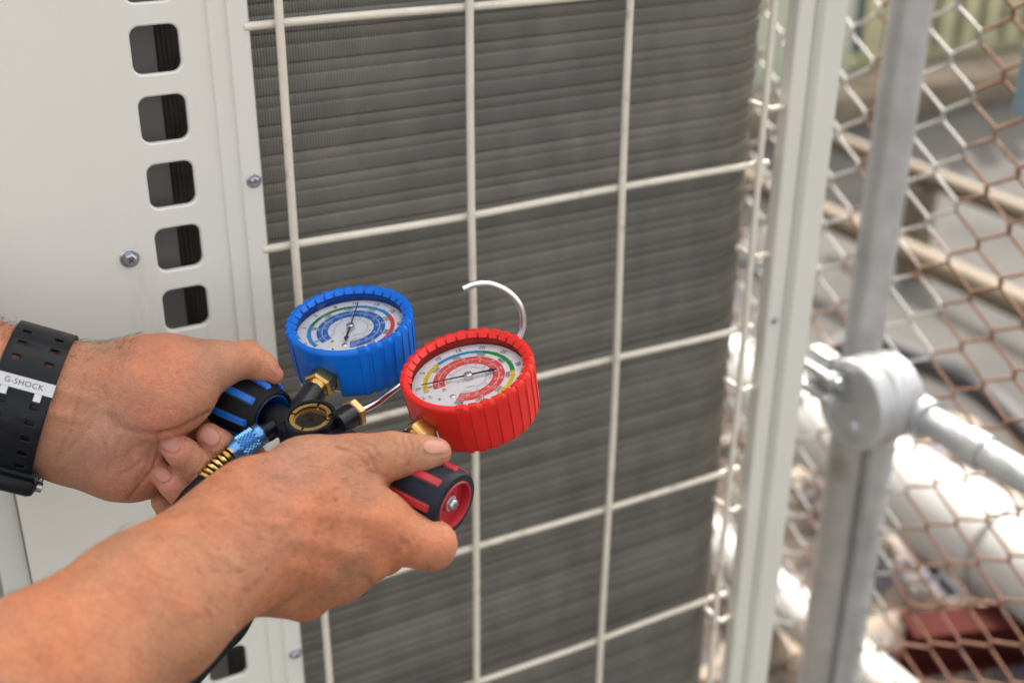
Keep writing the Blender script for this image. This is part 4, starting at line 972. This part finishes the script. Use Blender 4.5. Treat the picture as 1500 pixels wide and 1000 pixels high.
spots = [((190, 660), 75, palm, 0.75), ((230, 590), 45, (0.472, 0.224, 0.157), 0.55), ((235, 700), 30, palm, 0.6), ((250, 655), 20, (0.472, 0.201, 0.143), 0.6), ((240, 697), 18, (0.472, 0.201, 0.143), 0.6), ((303, 640), 20, (0.447, 0.194, 0.126), 0.6),
         ((300, 510), 30, (0.310, 0.132, 0.083), 0.6), ((240, 500), 40, (0.326, 0.135, 0.083), 0.6), ((398, 552), 14, (0.429, 0.170, 0.126), 0.5)] + [(l[0], 3.2, dk, 0.22) for l in lines[:9]]  # tones set by place: palm pinker, darker along the crease lines
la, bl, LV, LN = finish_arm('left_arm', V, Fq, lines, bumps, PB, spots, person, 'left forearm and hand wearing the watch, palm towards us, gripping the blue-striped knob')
for q in LNAILS: nail(bl, q[0], q[1], q[2], q[3], la, 0.00055)
nail(bl, (402, 541), 42, 22, 9, la, 0.0003)
hh = hairs(LV, LN, la, (-40, 440, 60, 500), 80, 0.011, 1.6, (0.6, -1)) + hairs(LV, LN, la, (100, 490, 200, 530), 90, 0.006, 1.2, (1, -0.5)) + hairs(LV, LN, la, (120, 500, 230, 620), 60, 0.004, 0.8, (0.6, 0.8), 0.00004)
mk('arm_hair', *join(*hh), M['hair'], la)['kind'] = 'stuff'

# ---- right arm (back of the hand towards us)
s = Sdf()
s.chain([(-420, 1290, 0.50, 172), (-150, 1125, 0.525, 157), (62, 1000, 0.555, 131), (216, 893, 0.590, 114), (350, 795, 0.628, 96)], k=0.010, flat=1.25)
s.cap((352, 795, 0.630), 96, (428, 770, 0.650), 92, k=0.012, flat=1.5)
# metacarpals
s.cap((366, 734, 0.640), 59, (505, 737, 0.655), 58, k=0.012, flat=1.4)
s.cap((380, 750, 0.642), 56, (556, 764, 0.658), 46, k=0.010, flat=1.2)
s.cap((380, 780, 0.640), 60, (538, 806, 0.658), 46, k=0.010, flat=1.2)
s.cap((380, 820, 0.642), 58, (498, 838, 0.662), 44, k=0.010, flat=1.2)
s.cap((378, 845, 0.645), 56, (444, 866, 0.664), 43, k=0.010, flat=1.2)
# thumb
s.cap((385, 728, 0.645), 52, (462, 692, 0.662), 50, k=0.012, flat=1.1)
s.chain([(445, 692, 0.660, 52), (520, 679, 0.668, 40), (572, 667, 0.671, 31), (604, 666, 0.672, 29)], k=0.008)
s.chain([(604, 666, 0.672, 29), (622, 665, 0.673, 27), (640, 662, 0.674, 21)], k=0.003)
s.cap((490, 712, 0.668), 38, (545, 738, 0.672), 26, k=0.010)                    # web
# index
s.group(0.005)
s.chain([(560, 768, 0.660, 43), (600, 790, 0.660, 38), (631, 798, 0.664, 36.5)], k=0.005)
s.chain([(631, 798, 0.664, 36.5), (636, 790, 0.690, 30), (622, 770, 0.712, 26), (596, 748, 0.722, 22)], k=0.004)
# other fingers, curled under the manifold
s.group(0.004)
s.chain([(536, 808, 0.664, 44), (560, 806, 0.690, 34), (566, 785, 0.715, 28), (545, 750, 0.728, 24)], k=0.006)
s.chain([(498, 840, 0.668, 42), (520, 822, 0.695, 32), (526, 790, 0.722, 26), (500, 755, 0.732, 22)], k=0.006)
s.chain([(444, 866, 0.670, 40), (470, 840, 0.696, 28), (480, 805, 0.722, 24), (462, 775, 0.730, 20)], k=0.006)
V, Fq = s.mesh(0.00085)
lines = [([(598, 640), (604, 652), (603, 668), (596, 682)], 3.0, 0.6), ([(588, 640), (594, 655), (592, 672)], 3.0, 0.5), ([(609, 641), (613, 655), (612, 668)], 2.6, 0.45),
         ([(505, 645), (530, 655), (545, 672), (552, 690)], 3.6, 0.8), ([(495, 655), (520, 663), (538, 682)], 3.2, 0.65), ([(520, 642), (545, 652), (556, 668)], 3.0, 0.55),
         ([(540, 690), (556, 694), (566, 698)], 2.8, 0.5), ([(575, 640), (582, 654), (580, 668)], 2.6, 0.3), ([(606, 825), (612, 808), (606, 790)], 3.4, 0.4), ([(450, 905), (466, 893), (470, 878)], 4, 0.5), ([(500, 885), (510, 872), (508, 860)], 4, 0.6),
         ([(597, 828), (600, 812), (594, 796)], 6, 1.4), ([(583, 812), (588, 800), (586, 788)], 4, 0.6),
         ([(548, 862), (540, 850), (528, 845)], 5, 1.0), ([(345, 915), (352, 890), (362, 868)], 6, 0.8), ([(640, 822), (648, 800), (646, 780)], 3, 0.15)] + [(nring(*q), 2.0, 0.35) for q in RNAILS]
bumps = [([(430, 745), (560, 762)], 12, 0.9), ([(430, 790), (530, 812)], 12, 0.8), ([(425, 830), (490, 845)], 12, 0.6), ((560, 770), 22, 1.2), ((530, 815), 20, 0.8), ((485, 845), 20, 0.7),
         ([(420, 700), (500, 672), (560, 662)], 9, 0.8), ([(360, 760), (420, 770), (470, 720)], 6, 0.5), ([(240, 780), (300, 800), (350, 830)], 8, 0.7), ([(250, 770), (285, 745), (300, 770)], 5, 0.5)]
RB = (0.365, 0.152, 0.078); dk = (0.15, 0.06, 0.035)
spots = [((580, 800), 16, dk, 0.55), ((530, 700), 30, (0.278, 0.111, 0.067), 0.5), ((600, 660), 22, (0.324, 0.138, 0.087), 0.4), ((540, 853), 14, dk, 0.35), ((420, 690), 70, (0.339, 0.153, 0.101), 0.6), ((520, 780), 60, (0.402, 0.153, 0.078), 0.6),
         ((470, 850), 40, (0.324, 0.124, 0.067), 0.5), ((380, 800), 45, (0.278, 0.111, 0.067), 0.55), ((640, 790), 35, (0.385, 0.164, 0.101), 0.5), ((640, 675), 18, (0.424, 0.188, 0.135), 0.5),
         ((492, 731), 2.6, (0.107, 0.036, 0.024), 0.7), ((486, 772), 3, (0.120, 0.043, 0.024), 0.7), ((462, 780), 3, (0.134, 0.048, 0.029), 0.6), ((628, 830), 2.5, (0.134, 0.043, 0.029), 0.6)] + [(l[0], 3.2, dk, 0.22) for l in lines[:8]]  # tones set by place, darker at the knuckle fold and crease lines
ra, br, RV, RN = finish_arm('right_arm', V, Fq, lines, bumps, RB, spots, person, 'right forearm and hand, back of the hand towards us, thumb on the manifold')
for q in RNAILS: nail(br, q[0], q[1], q[2], q[3], ra, 0.0005)
hh = hairs(RV, RN, ra, (300, 650, 540, 900), 700, 0.0044, 0.8, (1.0, -0.1), 0.00005) + hairs(RV, RN, ra, (0, 700, 340, 1000), 260, 0.008, 1.0, (0.8, 0.6), 0.000055) + hairs(RV, RN, ra, (330, 895, 450, 930), 40, 0.005, 1.3, (0.3, 1), 0.00005)
mk('arm_hair', *join(*hh), M['hair'], ra)['kind'] = 'stuff'

# ================================================================== WRISTWATCH on the left wrist
wax = K(110, 604, 0.718) - K(-10, 572, 0.708); wax /= np.linalg.norm(wax)         # along the forearm
wc = K(42, 583, 0.7150)
fy = np.array([0, 0, 1.0]) - wax * wax[2]; fy /= np.linalg.norm(fy)               # towards us
fx = np.cross(fy, wax); fx = fx / np.linalg.norm(fx)
if fx[1] < 0: fx = -fx                                                            # up on the photo
WT = frame(WC(wc), RC @ wax, RC @ fx, RC @ fy)
ww = thing('wristwatch', 'black resin watch strap with silver keeper on the left wrist', 'watch', WT)
bwid = 0.0315
# the arm's own cross section, measured from inside, carries the strap
NA_ = 120; rad_ = np.zeros(NA_)
for i in range(NA_):
    a = 2 * math.pi * i / NA_; dv = fx * math.cos(a) + fy * math.sin(a); best = 0
    for x_ in (-0.014, 0.0, 0.014):
        hit = bl.ray_cast(Vector(wc + wax * x_), Vector(dv))
        if hit[0] is not None: best = max(best, hit[3])
    rad_[i] = best if best > 0 else rad_[i - 1]
for _ in range(6): rad_ = np.maximum(rad_, (np.roll(rad_, 1) + np.roll(rad_, -1) + rad_) / 3)
for _ in range(3): rad_ = (np.roll(rad_, 1) + np.roll(rad_, -1) + rad_) / 3
def rad_at(ang):
    t_ = (ang / (2 * math.pi) * NA_) % NA_; i = int(t_); f_ = t_ - i; return rad_[i] * (1 - f_) + rad_[(i + 1) % NA_] * f_
def band_pt(x, ang, off=0.0):
    r_ = rad_at(ang) + off + 0.0006; return (x, r_ * math.cos(ang), r_ * math.sin(ang))
aa_, bb_ = rad_at(0.0), rad_at(math.pi / 2)
print('strap radii', aa_, bb_, rad_at(math.pi))
# strap with two rows of real holes: built as a grid with missing cells, then thickened
hol = [math.radians(a) for a in (22, 36, 50, 88, 102, 116, 130, 144)]
nA = 360; xs = [-0.5, -0.35, -0.21, 0.21, 0.35, 0.5]
V = []; F = []
for i in range(nA):
    a = 2 * math.pi * i / nA
    for x in xs: V.append(band_pt(x * bwid, a, 0.0004))
nx_ = len(xs)
for i in range(nA):
    am = 2 * math.pi * (i + 0.5) / nA
    for j in range(nx_ - 1):
        if j in (1, 3) and any(abs(am - h_) < 0.040 for h_ in hol): continue
        i2 = (i + 1) % nA; F.append((i * nx_ + j, i * nx_ + j + 1, i2 * nx_ + j + 1, i2 * nx_ + j))
stp = mk('strap', V, F, M['strap'], ww, WT, sharp=60)
q_ = stp.modifiers.new('thick', 'SOLIDIFY'); q_.thickness = 0.0021; q_.offset = 1
q_ = stp.modifiers.new('bev', 'BEVEL'); q_.width = 0.0005; q_.segments = 2; q_.limit_method = 'ANGLE'; q_.angle_limit = math.radians(50)
# keeper plate
def curved_plate(x0, x1, a0, a1, o0, o1, n=10):
    V = []; F = []
    for i in range(n + 1):
        a = a0 + (a1 - a0) * i / n
        V += [band_pt(x0, a, o0), band_pt(x0 + 0.0006, a, o1), band_pt(x1 - 0.0006, a, o1), band_pt(x1, a, o0)]
    for i in range(n): F += [(4 * i + j, 4 * i + (j + 1) % 4, 4 * i + 4 + (j + 1) % 4, 4 * i + 4 + j) for j in range(4)]
    F += [(0, 1, 2, 3), tuple(4 * n + j for j in range(4))]
    return V, F
kp = mk('strap_keeper', *curved_plate(-0.0167, 0.0167, math.radians(66), math.radians(76.5), 0.0008, 0.0034), M['keeper'], ww, WT, sharp=30)
for x in (-0.009, 0.009): mk('keeper_tab', *curved_plate(x - 0.0025, x + 0.0025, math.radians(76.8), math.radians(83), 0.0022, 0.0046, 4), M['keeper'], kp, WT, sharp=30)
am = math.radians(71.2); pz_ = band_pt(0, am, 0.00362)
tn_ = np.array([0, -aa_ * math.sin(am), bb_ * math.cos(am)]); tn_ /= np.linalg.norm(tn_)
nn_ = np.cross([1.0, 0, 0], -tn_); nn_ /= np.linalg.norm(nn_)
tf = WT @ frame(pz_, (1, 0, 0), -tn_, nn_ if nn_[2] > 0 else -nn_)
mk('engraved_lettering', *text_geo('G-SHOCK', 0.0044, 1.1), M['p_black'], kp, tf, smooth=False)
mk('strap_tail', *curved_plate(-0.0148, 0.0148, math.radians(80), math.radians(176), -0.0004, 0.00015, 30), M['strap'], ww, WT)
# case side under the wrist
mk('watch_case', *xf(box(-0.020, 0.019, -0.0040, 0.0070, -0.020, 0.020, 0.0035), frame((0.000, -rad_at(math.pi) - 0.0062, -0.002), (1, 0, 0), (0, 1, 0), (0, 0, 1))), M['strap'], ww, WT)
mk('case_back', *xf(rev([(0, 0.0), (0.018, 0.0), (0.0185, -0.003), (0, -0.003)], 40), frame((0.001, -rad_at(math.pi) + 0.0005, -0.002), (1, 0, 0), (0, 0, -1), (0, 1, 0))), M['steel'], ww, WT)
mk('case_button', *xf(rev([(0, 0.003), (0.0028, 0.0028), (0.0030, 0.0)], 20), frame((0.019, -rad_at(math.pi) - 0.0050, 0.006), (0, 1, 0), (0, 0, 1), (1, 0, 0))), M['zinc'], ww, WT)
mk('strap_lug', *curved_plate(-0.019, 0.019, math.radians(150), math.radians(168), 0.0012, 0.0045), M['strap'], ww, WT)
